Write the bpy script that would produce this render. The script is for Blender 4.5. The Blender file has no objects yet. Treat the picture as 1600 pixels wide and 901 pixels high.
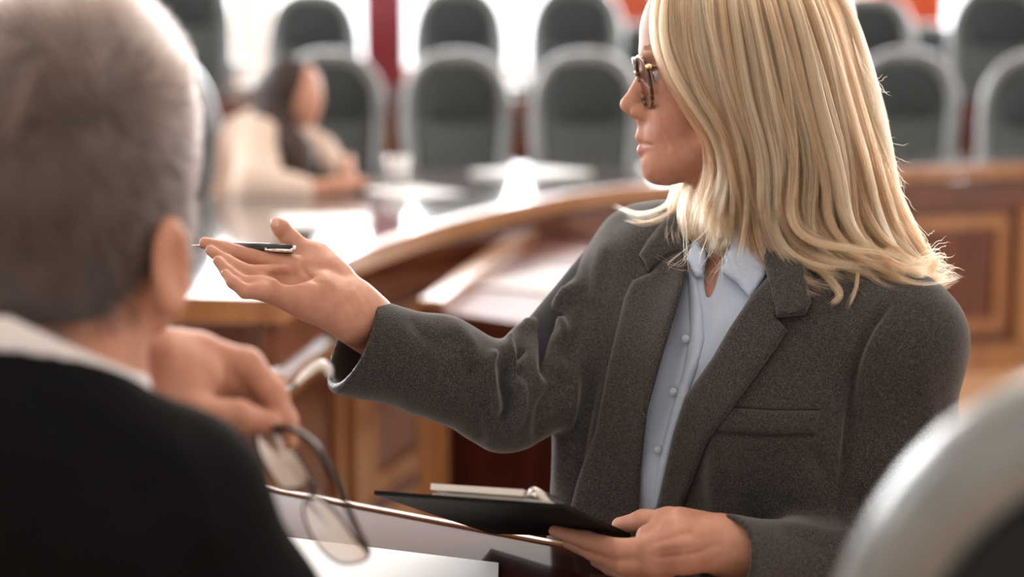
import bpy, bmesh, math, random
import numpy as np
from mathutils import Vector, Matrix
from mathutils.bvhtree import BVHTree
from mathutils.geometry import delaunay_2d_cdt
random.seed(7); rng = np.random.default_rng(7)
SC = bpy.context.scene
COL = SC.collection

# ------------------------------------------------------------------ camera
FPX, CAMZ, PITCH = 2667.0, 1.28, math.radians(8.65)
cd = bpy.data.cameras.new('camera'); cam = bpy.data.objects.new('camera', cd); COL.objects.link(cam)
cam.location = (0, 0, CAMZ); cam.rotation_euler = (math.radians(90) - PITCH, 0, 0)
cd.sensor_width = 36; cd.lens = FPX / 1600 * 36; cd.clip_start = .05
cd.dof.use_dof = True; cd.dof.focus_distance = 1.77; cd.dof.aperture_fstop = 2.2
SC.camera = cam
SP, CP = math.sin(PITCH), math.cos(PITCH)

# ------------------------------------------------------------------ light and exposure
vs = SC.view_settings
vs.view_transform = 'Standard'; vs.look = 'None'; vs.gamma = 1; vs.use_curve_mapping = False
vs.exposure = 0.0
W = bpy.data.worlds.new('world'); SC.world = W; W.use_nodes = True
W.node_tree.nodes['Background'].inputs[0].default_value = (.93, .96, 1, 1)
W.node_tree.nodes['Background'].inputs[1].default_value = 4.0
SC.cycles.use_denoising = True
SC.cycles.max_bounces = 8; SC.cycles.diffuse_bounces = 3; SC.cycles.transmission_bounces = 8
SC.cycles.sample_clamp_indirect = 6
def area(name, loc, target, sx, sy, power, col=(1, 1, 1), spread=180):
    l = bpy.data.lights.new(name, 'AREA'); l.shape = 'RECTANGLE'; l.size = sx; l.size_y = sy
    l.energy = power; l.color = col; l.spread = math.radians(spread)
    o = bpy.data.objects.new(name, l); COL.objects.link(o); o.location = loc
    o.rotation_euler = (Vector(target) - Vector(loc)).to_track_quat('-Z', 'Y').to_euler()
    return o
area('window_light_back', (0, 12.85, 2.6), (0, 2, .9), 11, 2.8, 1500, (.95, .98, 1))
area('window_light_left', (-4.9, 6.2, 2.3), (0, 2.2, 1.0), 6, 2.2, 330, (.95, .98, 1))
area('window_light_right', (4.9, 5.2, 2.5), (.3, 2, 1.0), 4, 2.0, 110, (1, .97, .93))
area('fill_light_overhead', (0, 1.0, 3.15), (0, 1.0, 0), 3.5, 3.0, 26, (1, .95, .9))  # added soft overhead fill, not a fixture of the room
area('fill_light_warm', (.2, 4.0, 3.1), (.2, 2.2, .9), 1.6, .7, 60, (1, .9, .78))  # added warm fill from above, no real lamp hangs here

# ------------------------------------------------------------------ pixel and depth to place
def P(px, py, d):
    x = (px - 800) / FPX * d; y = (450.5 - py) / FPX * d
    return Vector((x, d * CP + y * SP, CAMZ + y * CP - d * SP))
def G(px, py, z):
    a = P(px, py, 1) - Vector((0, 0, CAMZ)); t = (z - CAMZ) / a.z
    return Vector((0, 0, CAMZ)) + a * t
def proj(V):
    V = np.asarray(V, float); y = V[..., 1]; z = V[..., 2] - CAMZ
    d = y * CP - z * SP; yy = y * SP + z * CP
    return 800 + V[..., 0] / d * FPX, 450.5 - yy / d * FPX, d

# ------------------------------------------------------------------ materials
def mat(name, col, rough=.5, metal=0, coat=0, sss=0, sheen=0, trans=0, spec=.5, noise=None, bump=None, emit=None, alpha=1, ior=1.45, coatr=.08):
    m = bpy.data.materials.new(name); m.use_nodes = True; nt = m.node_tree; b = nt.nodes['Principled BSDF']
    c = (*col, 1) if len(col) == 3 else col
    b.inputs['Base Color'].default_value = c; b.inputs['Roughness'].default_value = rough
    b.inputs['Metallic'].default_value = metal; b.inputs['Coat Weight'].default_value = coat
    b.inputs['Coat Roughness'].default_value = coatr
    b.inputs['Specular IOR Level'].default_value = spec; b.inputs['IOR'].default_value = ior
    b.inputs['Transmission Weight'].default_value = trans; b.inputs['Alpha'].default_value = alpha
    if sss:
        b.inputs['Subsurface Weight'].default_value = sss; b.inputs['Subsurface Radius'].default_value = (1, .35, .2)
        b.inputs['Subsurface Scale'].default_value = .008
    if sheen:
        b.inputs['Sheen Weight'].default_value = sheen; b.inputs['Sheen Roughness'].default_value = .4
    if emit: b.inputs['Emission Color'].default_value = (*emit[0], 1); b.inputs['Emission Strength'].default_value = emit[1]
    tc = nt.nodes.new('ShaderNodeTexCoord')
    if noise:   # (scale vec, col2, lo, hi, detail)
        sc, c2, lo, hi, det = noise
        mp = nt.nodes.new('ShaderNodeMapping'); mp.inputs['Scale'].default_value = sc if hasattr(sc, '__len__') else (sc,) * 3
        n = nt.nodes.new('ShaderNodeTexNoise'); n.inputs['Scale'].default_value = 1; n.inputs['Detail'].default_value = det
        r = nt.nodes.new('ShaderNodeValToRGB'); r.color_ramp.elements[0].position = lo; r.color_ramp.elements[1].position = hi
        r.color_ramp.elements[0].color = c; r.color_ramp.elements[1].color = (*c2, 1)
        nt.links.new(tc.outputs['Object'], mp.inputs[0]); nt.links.new(mp.outputs[0], n.inputs['Vector'])
        nt.links.new(n.outputs[0], r.inputs[0]); nt.links.new(r.outputs[0], b.inputs['Base Color'])
    if bump:    # (scale, strength, distance)
        n = nt.nodes.new('ShaderNodeTexNoise'); n.inputs['Scale'].default_value = bump[0]; n.inputs['Detail'].default_value = 4
        bp = nt.nodes.new('ShaderNodeBump'); bp.inputs['Strength'].default_value = bump[1]; bp.inputs['Distance'].default_value = bump[2]
        nt.links.new(tc.outputs['Object'], n.inputs['Vector']); nt.links.new(n.outputs[0], bp.inputs['Height']); nt.links.new(bp.outputs[0], b.inputs['Normal'])
    return m
M = dict(
    skin=mat('skin', (.59, .305, .215), .48, sss=.25, noise=(60, (.52, .245, .165), .4, .7, 3), bump=(420, .12, .001), spec=.4),
    skin_man=mat('skin_man', (.60, .30, .20), .5, sss=.2, noise=(50, (.52, .24, .16), .4, .7, 3), bump=(300, .15, .001)),
    lip=mat('lip', (.58, .24, .185), .35, sss=.2),
    eye=mat('eye', (.42, .36, .33), .15), iris=mat('iris', (.09, .12, .13), .1), nail=mat('nail', (.72, .42, .34), .25, coat=.4),
    wool=mat('wool', (.030, .0265, .026), .95, sheen=.35, noise=((780, 780, 780), (.112, .101, .096), .42, .70, 5), bump=(900, .5, .0012), spec=.15),
    lining=mat('lining', (.015, .014, .014), .5),
    shirt=mat('shirt', (.44, .53, .68), .75, noise=(900, (.50, .58, .72), .4, .6, 2), bump=(700, .2, .0005), spec=.3),
    button=mat('button', (.45, .51, .60), .4, coat=.1), seam=mat('seam', (.02, .018, .017), .9),
    tortoise=mat('tortoise', (.045, .014, .006), .2, coat=.6, noise=((160, 160, 160), (.55, .20, .03), .52, .66, 2)),
    metal=mat('metal', (.75, .74, .72), .22, metal=1), gold=mat('gold', (.8, .6, .3), .25, metal=1),
    blackplastic=mat('blackplastic', (.012, .012, .013), .3, coat=.3),
    board=mat('board', (.007, .007, .008), .6, spec=.15, bump=(500, .2, .0006)),
    paper=mat('paper', (.80, .76, .70), .7), glare_grey=mat('glare_grey', (.50, .45, .45), .6), whitepaper=mat('whitepaper', (.88, .88, .88), .6),
    suit=mat('suit', (.004, .004, .005), .9, noise=(700, (.007, .007, .008), .4, .6, 3), spec=.08),
    collar=mat('collar', (.78, .74, .74), .8), trousers=mat('trousers', (.02, .02, .024), .9), shoe=mat('shoe', (.015, .012, .01), .25),
    satin=mat('satin', (.075, .018, .010), .45, spec=.2, noise=((3, 3, 30), (.13, .035, .016), .35, .65, 4)), mahogany=mat('mahogany', (.085, .020, .010), .22, coat=.7, noise=((3, 3, 30), (.15, .042, .018), .35, .65, 4)),
    panel=mat('panel', (.080, .019, .010), .28, coat=.4, noise=((25, 25, 3), (.14, .038, .018), .35, .65, 4)),
    oak=mat('oak', (.29, .128, .045), .3, coat=.3, noise=((20, 20, 3), (.39, .19, .078), .35, .65, 4)),
    desktop=mat('desktop', (.12, .11, .11), .07, coat=0, spec=.3, noise=((30, 3, 3), (.15, .135, .13), .35, .65, 4), coatr=.05),
    glossdesk=mat('glossdesk', (.035, .010, .008), .10, coat=.0, spec=.10, noise=((4, 40, 4), (.07, .018, .012), .35, .65, 4), coatr=.03),
    leather=mat('leather', (.16, .18, .18), .30, coat=1, noise=(8, (.24, .26, .27), .4, .7, 3), bump=(160, .15, .002), coatr=.2),  # paler than the pads: window backlight on the rims put into the colour
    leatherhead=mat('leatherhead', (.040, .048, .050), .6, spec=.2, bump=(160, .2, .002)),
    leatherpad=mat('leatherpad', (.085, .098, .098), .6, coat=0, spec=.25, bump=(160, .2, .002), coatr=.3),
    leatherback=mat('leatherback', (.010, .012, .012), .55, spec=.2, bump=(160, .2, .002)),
    chrome=mat('chrome', (.7, .7, .72), .2, metal=1),
    floor=mat('floor', (.62, .33, .17), .25, coat=.4, noise=((1.5, 14, 1), (.70, .42, .25), .35, .65, 5)),
    carpet=mat('carpet', (.30, .20, .17), .95), wall=mat('wall', (.78, .75, .70), .9, noise=(2, (.82, .79, .75), .4, .6, 3)),
    frame=mat('frame', (.72, .55, .40), .5), redcurtain=mat('redcurtain', (.42, .045, .075), .8, sheen=.3),
    orangecurtain=mat('orangecurtain', (.80, .16, .05), .8, sheen=.3),
    beige=mat('beige', (.72, .57, .49), .85, sheen=.2), ceramic=mat('ceramic', (.88, .88, .88), .15, coat=.6),
)
def glassmat(name, tint, mixv, rough=.03):
    m = bpy.data.materials.new(name); m.use_nodes = True; nt = m.node_tree; nt.nodes.clear()
    o = nt.nodes.new('ShaderNodeOutputMaterial'); mx = nt.nodes.new('ShaderNodeMixShader'); t = nt.nodes.new('ShaderNodeBsdfTransparent')
    g = nt.nodes.new('ShaderNodeBsdfGlossy'); g.inputs['Roughness'].default_value = rough; t.inputs[0].default_value = (*tint, 1)
    f = nt.nodes.new('ShaderNodeFresnel'); f.inputs[0].default_value = 1.5
    a = nt.nodes.new('ShaderNodeMath'); a.operation = 'ADD'; a.inputs[1].default_value = mixv
    nt.links.new(f.outputs[0], a.inputs[0]); nt.links.new(a.outputs[0], mx.inputs[0])
    nt.links.new(t.outputs[0], mx.inputs[1]); nt.links.new(g.outputs[0], mx.inputs[2]); nt.links.new(mx.outputs[0], o.inputs[0]); return m
M['glass'] = glassmat('glass', (1, 1, 1), 0); M['lens'] = glassmat('lens', (.90, .90, .92), .08); M['lens_bright'] = glassmat('lens_bright', (.9, .88, .9), .72, .35)
def hairmat(name, c1, c2, rough=.3, scale=30):
    m = bpy.data.materials.new(name); m.use_nodes = True; nt = m.node_tree; nt.nodes.clear()
    o = nt.nodes.new('ShaderNodeOutputMaterial'); h = nt.nodes.new('ShaderNodeBsdfHairPrincipled')
    try: h.model = 'CHIANG'
    except Exception: pass
    h.parametrization = 'COLOR'; h.inputs['Roughness'].default_value = rough; h.inputs['Radial Roughness'].default_value = .45
    a = nt.nodes.new('ShaderNodeAttribute'); a.attribute_name = 'tone'
    r = nt.nodes.new('ShaderNodeValToRGB'); r.color_ramp.elements[0].color = (*c1, 1); r.color_ramp.elements[1].color = (*c2, 1)
    nt.links.new(a.outputs['Fac'], r.inputs[0]); nt.links.new(r.outputs[0], h.inputs['Color']); nt.links.new(h.outputs[0], o.inputs[0]); return m
M['blonde'] = hairmat('blonde', (.30, .098, .036), (.90, .425, .225))
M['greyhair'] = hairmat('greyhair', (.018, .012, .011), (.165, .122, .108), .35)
M['darkhair'] = hairmat('darkhair', (.02, .012, .01), (.07, .04, .035), .3)
M['underhair'] = mat('underhair', (.40, .23, .11), .7, noise=((60, 60, 8), (.26, .14, .06), .4, .6, 3))
M['underhair_man'] = mat('underhair_man', (.06, .048, .045), .9, noise=(30, (.10, .08, .075), .4, .6, 3))
M['underhair_dark'] = mat('underhair_dark', (.035, .02, .018), .6)

# ------------------------------------------------------------------ object helpers
def tag(o, label=None, cat=None, group=None, kind=None):
    if label: o['label'] = label
    if cat: o['category'] = cat
    if group: o['group'] = group
    if kind: o['kind'] = kind
    return o
def empty(name, loc=(0, 0, 0), rz=0):
    o = bpy.data.objects.new(name, None); COL.objects.link(o); o.location = loc; o.rotation_euler = (0, 0, rz); o.empty_display_size = .1; return o
def link(name, me, m, parent=None, smooth=True):
    for mm in (m if isinstance(m, (list, tuple)) else [m]): me.materials.append(M[mm] if isinstance(mm, str) else mm)
    if smooth: me.shade_smooth()
    o = bpy.data.objects.new(name, me); COL.objects.link(o)
    if parent is not None:
        o.parent = parent
        o.matrix_parent_inverse = parent_inv(parent)
    return o
def parent_inv(p):
    if p.parent is not None: return Matrix.Identity(4)
    return (Matrix.Translation(p.location) @ p.rotation_euler.to_matrix().to_4x4()).inverted()
def pym(name, v, f):
    me = bpy.data.meshes.new(name); me.from_pydata([tuple(a) for a in v], [], [tuple(a) for a in f]); me.update(); return me
class MB:
    def __init__(s): s.bm = bmesh.new()
    def box(s, lo, hi, bev=0, rot=None):
        c = [(a + b) / 2 for a, b in zip(lo, hi)]; sz = [b - a for a, b in zip(lo, hi)]
        r = bmesh.ops.create_cube(s.bm, size=1); vs_ = r['verts']
        for v in vs_: v.co = Vector((v.co.x * sz[0], v.co.y * sz[1], v.co.z * sz[2]))
        if bev:
            es = list({e for v in vs_ for e in v.link_edges})
            rr = bmesh.ops.bevel(s.bm, geom=es, offset=bev, segments=3, affect='EDGES', profile=.5)
            vs_ = list({v for f in rr['faces'] for v in f.verts} | {v for v in vs_ if v.is_valid})
        for v in vs_:
            if rot: v.co = rot @ v.co
            v.co += Vector(c)
        return s
    def tube(s, pts, rad, n=10, flat=None, closed=False):
        pts = [Vector(p) for p in pts]; N = len(pts); rings = []
        rad = rad if hasattr(rad, '__len__') else [rad] * N
        up = None
        for i, p in enumerate(pts):
            a = pts[(i - 1) % N] if (closed or i > 0) else p; b = pts[(i + 1) % N] if (closed or i < N - 1) else p
            t = (b - a).normalized()
            if up is None: up = t.orthogonal().normalized() if flat is None else Vector(flat)
            u = (up - t * up.dot(t)).normalized(); w = t.cross(u)
            if flat is None: up = u
            fr = 1 if flat is None else .45
            rings.append([s.bm.verts.new(p + (u * math.cos(k * 2 * math.pi / n) + w * math.sin(k * 2 * math.pi / n) * fr) * rad[i]) for k in range(n)])
        for i in range(N if closed else N - 1):
            A, B = rings[i], rings[(i + 1) % N]
            for k in range(n): s.bm.faces.new((A[k], A[(k + 1) % n], B[(k + 1) % n], B[k]))
        if not closed: s.bm.faces.new(rings[0][::-1]); s.bm.faces.new(rings[-1])
        return s
    def prism(s, poly, z0, z1):
        A = [s.bm.verts.new((p[0], p[1], z0)) for p in poly]; B = [s.bm.verts.new((p[0], p[1], z1)) for p in poly]; n = len(poly)
        s.bm.faces.new(A[::-1]); s.bm.faces.new(B)
        for i in range(n): s.bm.faces.new((A[i], A[(i + 1) % n], B[(i + 1) % n], B[i]))
        return s
    def slab(s, c, t):   # four corner points, thickness vector t
        A = [s.bm.verts.new(Vector(p)) for p in c]; B = [s.bm.verts.new(Vector(p) + Vector(t)) for p in c]; n = len(c)
        s.bm.faces.new(A[::-1]); s.bm.faces.new(B)
        for i in range(n): s.bm.faces.new((A[i], A[(i + 1) % n], B[(i + 1) % n], B[i]))
        return s
    def strip(s, path, o0, o1, z0, z1):
        pts = [Vector((p[0], p[1], 0)) for p in path]; N = len(pts); R = []
        for i in range(N):
            t = (pts[min(i + 1, N - 1)] - pts[max(i - 1, 0)]).normalized(); nn = Vector((-t.y, t.x, 0))
            a, b = pts[i] + nn * o0, pts[i] + nn * o1
            R.append([s.bm.verts.new((q.x, q.y, z)) for q, z in ((a, z0), (b, z0), (b, z1), (a, z1))])
        for i in range(N - 1):
            for k in range(4): s.bm.faces.new((R[i][k], R[i + 1][k], R[i + 1][(k + 1) % 4], R[i][(k + 1) % 4]))
        s.bm.faces.new(R[0]); s.bm.faces.new(R[-1][::-1]); return s
    def build(s, name, m, parent=None, smooth=False):
        bmesh.ops.recalc_face_normals(s.bm, faces=s.bm.faces)
        me = bpy.data.meshes.new(name); s.bm.to_mesh(me); s.bm.free(); return link(name, me, m, parent, smooth)
def catmull(pts, n):
    pts = np.array([list(p) for p in pts], float); N = len(pts)
    ext = np.vstack([2 * pts[0] - pts[1], pts, 2 * pts[-1] - pts[-2]])
    t = np.linspace(0, N - 1 - 1e-6, n); i = t.astype(int); f = (t - i)[:, None]
    p0, p1, p2, p3 = ext[i], ext[i + 1], ext[i + 2], ext[i + 3]
    return .5 * (2 * p1 + (p2 - p0) * f + (2 * p0 - 5 * p1 + 4 * p2 - p3) * f ** 2 + (3 * p1 - p0 - 3 * p2 + p3) * f ** 3)

# ------------------------------------------------------------------ smooth-union modelling
class Sdf:
    def __init__(s, lo, hi, h):
        s.lo = np.array(lo, float); s.h = h; s.n = np.ceil((np.array(hi) - s.lo) / h).astype(int) + 1
        s.F = np.full(s.n, .08, np.float32)
    def sub(s, lo, hi):
        a = np.clip(np.floor((np.array(lo) - s.lo) / s.h).astype(int), 0, s.n); b = np.clip(np.ceil((np.array(hi) - s.lo) / s.h).astype(int) + 1, 0, s.n)
        sl = tuple(slice(x, y) for x, y in zip(a, b)); ax = [(s.lo[i] + s.h * np.arange(a[i], b[i])).astype(np.float32) for i in range(3)]
        return sl, ax
    def put(s, sl, d, k, op):
        A = s.F[sl]; d = d.astype(np.float32)
        if op == 'u':
            if k > 0: hh = np.maximum(k - np.abs(A - d), 0) / k; s.F[sl] = np.minimum(A, d) - hh * hh * k * .25
            else: s.F[sl] = np.minimum(A, d)
        else:
            d = -d
            if k > 0: hh = np.maximum(k - np.abs(A - d), 0) / k; s.F[sl] = np.maximum(A, d) + hh * hh * k * .25
            else: s.F[sl] = np.maximum(A, d)
    def cone(s, a, b, ra, rb, k=.01, flat=None, op='u'):
        a = np.array(a, float); b = np.array(b, float); ff = 1 if flat is None else 1 / flat[1]
        m = max(ra, rb) * max(ff, 1) + k + 3 * s.h
        sl, (X, Y, Z) = s.sub(np.minimum(a, b) - m, np.maximum(a, b) + m)
        if min(len(X), len(Y), len(Z)) == 0: return s
        px, py, pz = X[:, None, None] - a[0], Y[None, :, None] - a[1], Z[None, None, :] - a[2]
        ba = b - a
        if flat is not None:
            u = np.array(flat[0], float); u /= np.linalg.norm(u); q = (px * u[0] + py * u[1] + pz * u[2]) * (flat[1] - 1)
            px, py, pz = px + q * u[0], py + q * u[1], pz + q * u[2]; ba = ba + u * (ba @ u) * (flat[1] - 1)
        L = max(ba @ ba, 1e-9); t = np.clip((px * ba[0] + py * ba[1] + pz * ba[2]) / L, 0, 1)
        d = np.sqrt((px - t * ba[0]) ** 2 + (py - t * ba[1]) ** 2 + (pz - t * ba[2]) ** 2) - (ra + (rb - ra) * t)
        s.put(sl, d, k, op); return s
    def chain(s, pts, rads, k=.01, flat=None):
        for i in range(len(pts) - 1): s.cone(pts[i], pts[i + 1], rads[i], rads[i + 1], k, flat)
        return s
    def ell(s, c, r, R=None, k=.01, op='u'):     # R columns: axes
        c = np.array(c, float); R = np.eye(3) if R is None else np.array(R, float); m = max(r) + k + 3 * s.h
        sl, (X, Y, Z) = s.sub(c - m, c + m)
        if min(len(X), len(Y), len(Z)) == 0: return s
        px, py, pz = X[:, None, None] - c[0], Y[None, :, None] - c[1], Z[None, None, :] - c[2]
        q = [(px * R[0, i] + py * R[1, i] + pz * R[2, i]) for i in range(3)]
        k0 = np.sqrt(sum((q[i] / r[i]) ** 2 for i in range(3))); k1 = np.sqrt(sum((q[i] / r[i] ** 2) ** 2 for i in range(3))) + 1e-6
        s.put(sl, k0 * (k0 - 1) / k1, k, op); return s
    def half(s, p, n, lo=None, hi=None):         # cut away where (x-p).n > 0
        p = np.array(p, float); n = np.array(n, float); n /= np.linalg.norm(n)
        sl, (X, Y, Z) = s.sub(s.lo if lo is None else lo, s.lo + s.h * s.n if hi is None else hi)
        d = (X[:, None, None] - p[0]) * n[0] + (Y[None, :, None] - p[1]) * n[1] + (Z[None, None, :] - p[2]) * n[2]
        s.F[sl] = np.maximum(s.F[sl], d); return s
    def carve(s, poly, dmax):                    # cut a pixel polygon out of the front, down to depth dmax
        pts = np.array(poly, float); X, Y, Z = [s.lo[i] + s.h * np.arange(s.n[i]) for i in range(3)]
        for i0 in range(0, s.n[0], 16):
            g = np.stack(np.meshgrid(X[i0:i0 + 16], Y, Z, indexing='ij'), -1); u, v, d = proj(g)
            box = (u > pts[:, 0].min() - 12) & (u < pts[:, 0].max() + 12) & (v > pts[:, 1].min() - 12) & (v < pts[:, 1].max() + 12) & (d < dmax + .02) & (s.F[i0:i0 + 16] < .03)
            if not box.any(): continue
            sd = poly_sd(np.stack([u[box], v[box]], -1), pts) * d[box] / FPX
            cut = np.maximum(sd, d[box] - dmax); A = s.F[i0:i0 + 16]; A[box] = np.maximum(A[box], -cut)
        return s
    def mesh(s, smooth=1):
        F = s.F; F[0], F[-1], F[:, 0], F[:, -1], F[:, :, 0], F[:, :, -1] = .05, .05, .05, .05, .05, .05
        S = F < 0; n = np.array(F.shape) - 1
        cnt = np.zeros(n, np.uint8)
        for dx in (0, 1):
            for dy in (0, 1):
                for dz in (0, 1): cnt += S[dx:n[0] + dx, dy:n[1] + dy, dz:n[2] + dz]
        I = np.argwhere((cnt > 0) & (cnt < 8)); idx = np.full(n, -1, np.int32); idx[tuple(I.T)] = np.arange(len(I))
        C = np.array([(a, b, c) for a in (0, 1) for b in (0, 1) for c in (0, 1)])
        V = np.stack([F[tuple((I + c).T)] for c in C], 1); acc = np.zeros((len(I), 3)); num = np.zeros(len(I))
        for i in range(8):
            for j in range(i + 1, 8):
                if np.abs(C[i] - C[j]).sum() != 1: continue
                m = (V[:, i] < 0) != (V[:, j] < 0); t = V[m, i] / (V[m, i] - V[m, j])
                acc[m] += C[i] + t[:, None] * (C[j] - C[i]); num[m] += 1
        pos = s.lo + s.h * (I + acc / num[:, None])
        quads = []
        for ax in range(3):
            sh = [slice(None)] * 3; sh[ax] = slice(0, -1); s2 = [slice(None)] * 3; s2[ax] = slice(1, None)
            A, B = S[tuple(sh)], S[tuple(s2)]; E = np.argwhere(A != B); o = [i for i in range(3) if i != ax]
            E = E[(E[:, o[0]] > 0) & (E[:, o[1]] > 0) & (E[:, o[0]] < n[o[0]]) & (E[:, o[1]] < n[o[1]])]
            d0 = np.zeros(3, int); d0[o[0]] = 1; d1 = np.zeros(3, int); d1[o[1]] = 1
            q = np.stack([idx[tuple((E - d0 - d1).T)], idx[tuple((E - d1).T)], idx[tuple(E.T)], idx[tuple((E - d0).T)]], 1)
            flip = A[tuple(E.T)] if ax != 1 else ~A[tuple(E.T)]
            q[~flip] = q[~flip][:, ::-1]; quads.append(q)
        Q = np.vstack(quads)
        for _ in range(smooth):
            nb = np.zeros_like(pos); c = np.zeros(len(pos))
            for i in range(4):
                a, b = Q[:, i], Q[:, (i + 1) % 4]
                for k in range(3): nb[:, k] += np.bincount(a, pos[b, k], len(pos)) + np.bincount(b, pos[a, k], len(pos))
                c += np.bincount(a, minlength=len(pos)) + np.bincount(b, minlength=len(pos))
            pos = .5 * pos + .5 * nb / np.maximum(c, 1)[:, None]
        return pos, Q
def poly_sd(p, poly):
    n = len(poly); d = np.full(len(p), 1e9); ins = np.zeros(len(p), bool)
    for i in range(n):
        a, b = poly[i], poly[(i + 1) % n]; e = b - a; w = p - a
        t = np.clip((w @ e) / (e @ e), 0, 1); d = np.minimum(d, ((w - t[:, None] * e) ** 2).sum(1))
        c = (a[1] > p[:, 1]) != (b[1] > p[:, 1]); 
        if c.any():
            xx = (b[0] - a[0]) * (p[:, 1] - a[1]) / (b[1] - a[1] + 1e-12) + a[0]; ins ^= c & (p[:, 0] < xx)
    d = np.sqrt(d); d[ins] *= -1; return d
def line_d(p, line):
    d = np.full(len(p), 1e9); T = np.zeros(len(p)); n = len(line) - 1
    for i in range(n):
        a, b = np.array(line[i], float), np.array(line[i + 1], float); e = b - a; w = p - a
        t = np.clip((w @ e) / (e @ e), 0, 1); q = ((w - t[:, None] * e) ** 2).sum(1); m = q < d; d[m] = q[m]; T[m] = (i + t[m]) / n
    return np.sqrt(d), T
def join(*ms):
    V, Q, o = [], [], 0
    for v, q in ms: V.append(v); Q.append(q + o); o += len(v)
    return np.vstack(V), np.vstack(Q)
def vnormals(v, q):
    fn = np.cross(v[q[:, 2]] - v[q[:, 0]], v[q[:, 3]] - v[q[:, 1]]); n = np.zeros_like(v)
    for i in range(4):
        for k in range(3): n[:, k] += np.bincount(q[:, i], fn[:, k], len(v))
    return n / (np.linalg.norm(n, axis=1)[:, None] + 1e-12)
CAMP = np.array([0, 0, CAMZ])
def folds(vq, lst, noise=0):
    v, q = vq; n = vnormals(v, q); u, w, d = proj(v); p = np.stack([u, w], -1)
    vd = CAMP - v; vd /= np.linalg.norm(vd, axis=1)[:, None]; f = np.clip((n * vd).sum(1) * 2 + .35, 0, 1)
    disp = np.zeros(len(v))
    for line, amp, wid, *dr in lst:
        L = catmull(line, 24) if len(line) > 2 else np.array(line, float)
        dd, t = line_d(p, L); ok = f if not dr else f * ((d > dr[0]) & (d < dr[1]))
        disp += amp * np.exp(-(dd / wid) ** 2) * np.clip(np.minimum(t, 1 - t) * 5 + .15, 0, 1) * ok
    if noise:
        for k in range(5):
            a = rng.normal(size=3) * 22 * (1 + .5 * k); disp += noise / (1 + .4 * k) * np.sin(v @ a + k * 1.7)
    return v + n * disp[:, None], q
def npmesh(name, v, q, m, parent=None, zones=None):
    me = bpy.data.meshes.new(name); me.vertices.add(len(v)); me.vertices.foreach_set('co', v.astype(np.float32).ravel())
    k = q.shape[1]; me.loops.add(q.size); me.loops.foreach_set('vertex_index', q.astype(np.int32).ravel())
    me.polygons.add(len(q)); me.polygons.foreach_set('loop_start', np.arange(0, q.size, k, dtype=np.int32))
    me.update(calc_edges=True); me.validate()
    o = link(name, me, m, parent)
    if zones is not None: me.polygons.foreach_set('material_index', zones.astype(np.int32)); me.update()
    return o
def bvh(vq): return BVHTree.FromPolygons([tuple(a) for a in vq[0]], [tuple(int(x) for x in a) for a in vq[1]])
def patch(name, base, poly, m, parent, t=.004, edge=5, step=6, lift=0, smooth_line=True, roll=None, thick=.0015):
    """cloth piece lying on `base`, its outline given by pixels; real thickness, rounded edge"""
    pts = []; n = len(poly)
    for i in range(n):
        a, b = np.array(poly[i], float), np.array(poly[(i + 1) % n], float); k = max(1, int(np.linalg.norm(b - a) / step))
        pts += [tuple(a + (b - a) * j / k) for j in range(k)]
    B = len(pts); pa = np.array(pts)
    gx, gy = np.meshgrid(np.arange(pa[:, 0].min(), pa[:, 0].max(), step), np.arange(pa[:, 1].min(), pa[:, 1].max(), step))
    g = np.stack([gx.ravel(), gy.ravel()], -1) + rng.uniform(-.1, .1, (gx.size, 2)); sd = poly_sd(g, pa); g = g[sd < -step * .55]
    allp = np.vstack([pa, g])
    r = delaunay_2d_cdt([Vector(p) for p in allp], [(i, (i + 1) % B) for i in range(B)], [], 1, 1e-4)
    vv = np.array([tuple(a) for a in r[0]]); tris = [f for f in r[2]]
    dist = -poly_sd(vv, pa); O = Vector((0, 0, CAMZ)); D = np.full(len(vv), np.nan)
    for i, p in enumerate(vv):
        a = (P(p[0], p[1], 1) - O); h = base.ray_cast(O, a.normalized())
        if h[0] is not None: D[i] = proj(np.array(h[0]))[2]
    bad = np.isnan(D); good = ~bad
    for i in np.argwhere(bad)[:, 0]:
        j = np.argsort(((vv[good] - vv[i]) ** 2).sum(1))[:3]; D[i] = D[good][j].mean()
    x = np.clip(dist / edge, 0, 1); prof = .25 + .75 * np.sqrt(np.clip(1 - (1 - x) ** 2, 0, 1)); off = lift + t * prof
    if roll is not None: off = off + roll(vv)
    N = len(vv); V = [P(vv[i][0], vv[i][1], D[i] - off[i]) for i in range(N)] + [P(vv[i][0], vv[i][1], D[i] - off[i] * .55 - lift * 0 + thick) for i in range(N)]
    F = [tuple(f) for f in tris] + [tuple(a + N for a in f[::-1]) for f in tris]
    ec = {}
    for f in tris:
        for k in range(3):
            e = (f[k], f[(k + 1) % 3]); ec[e] = 1
    for (a, b) in list(ec):
        if (b, a) not in ec: F.append((b, a, a + N, b + N))
    me = pym(name, V, F); bm = bmesh.new(); bm.from_mesh(me); bmesh.ops.recalc_face_normals(bm, faces=bm.faces); bm.to_mesh(me); bm.free()
    return link(name, me, m, parent)
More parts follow.
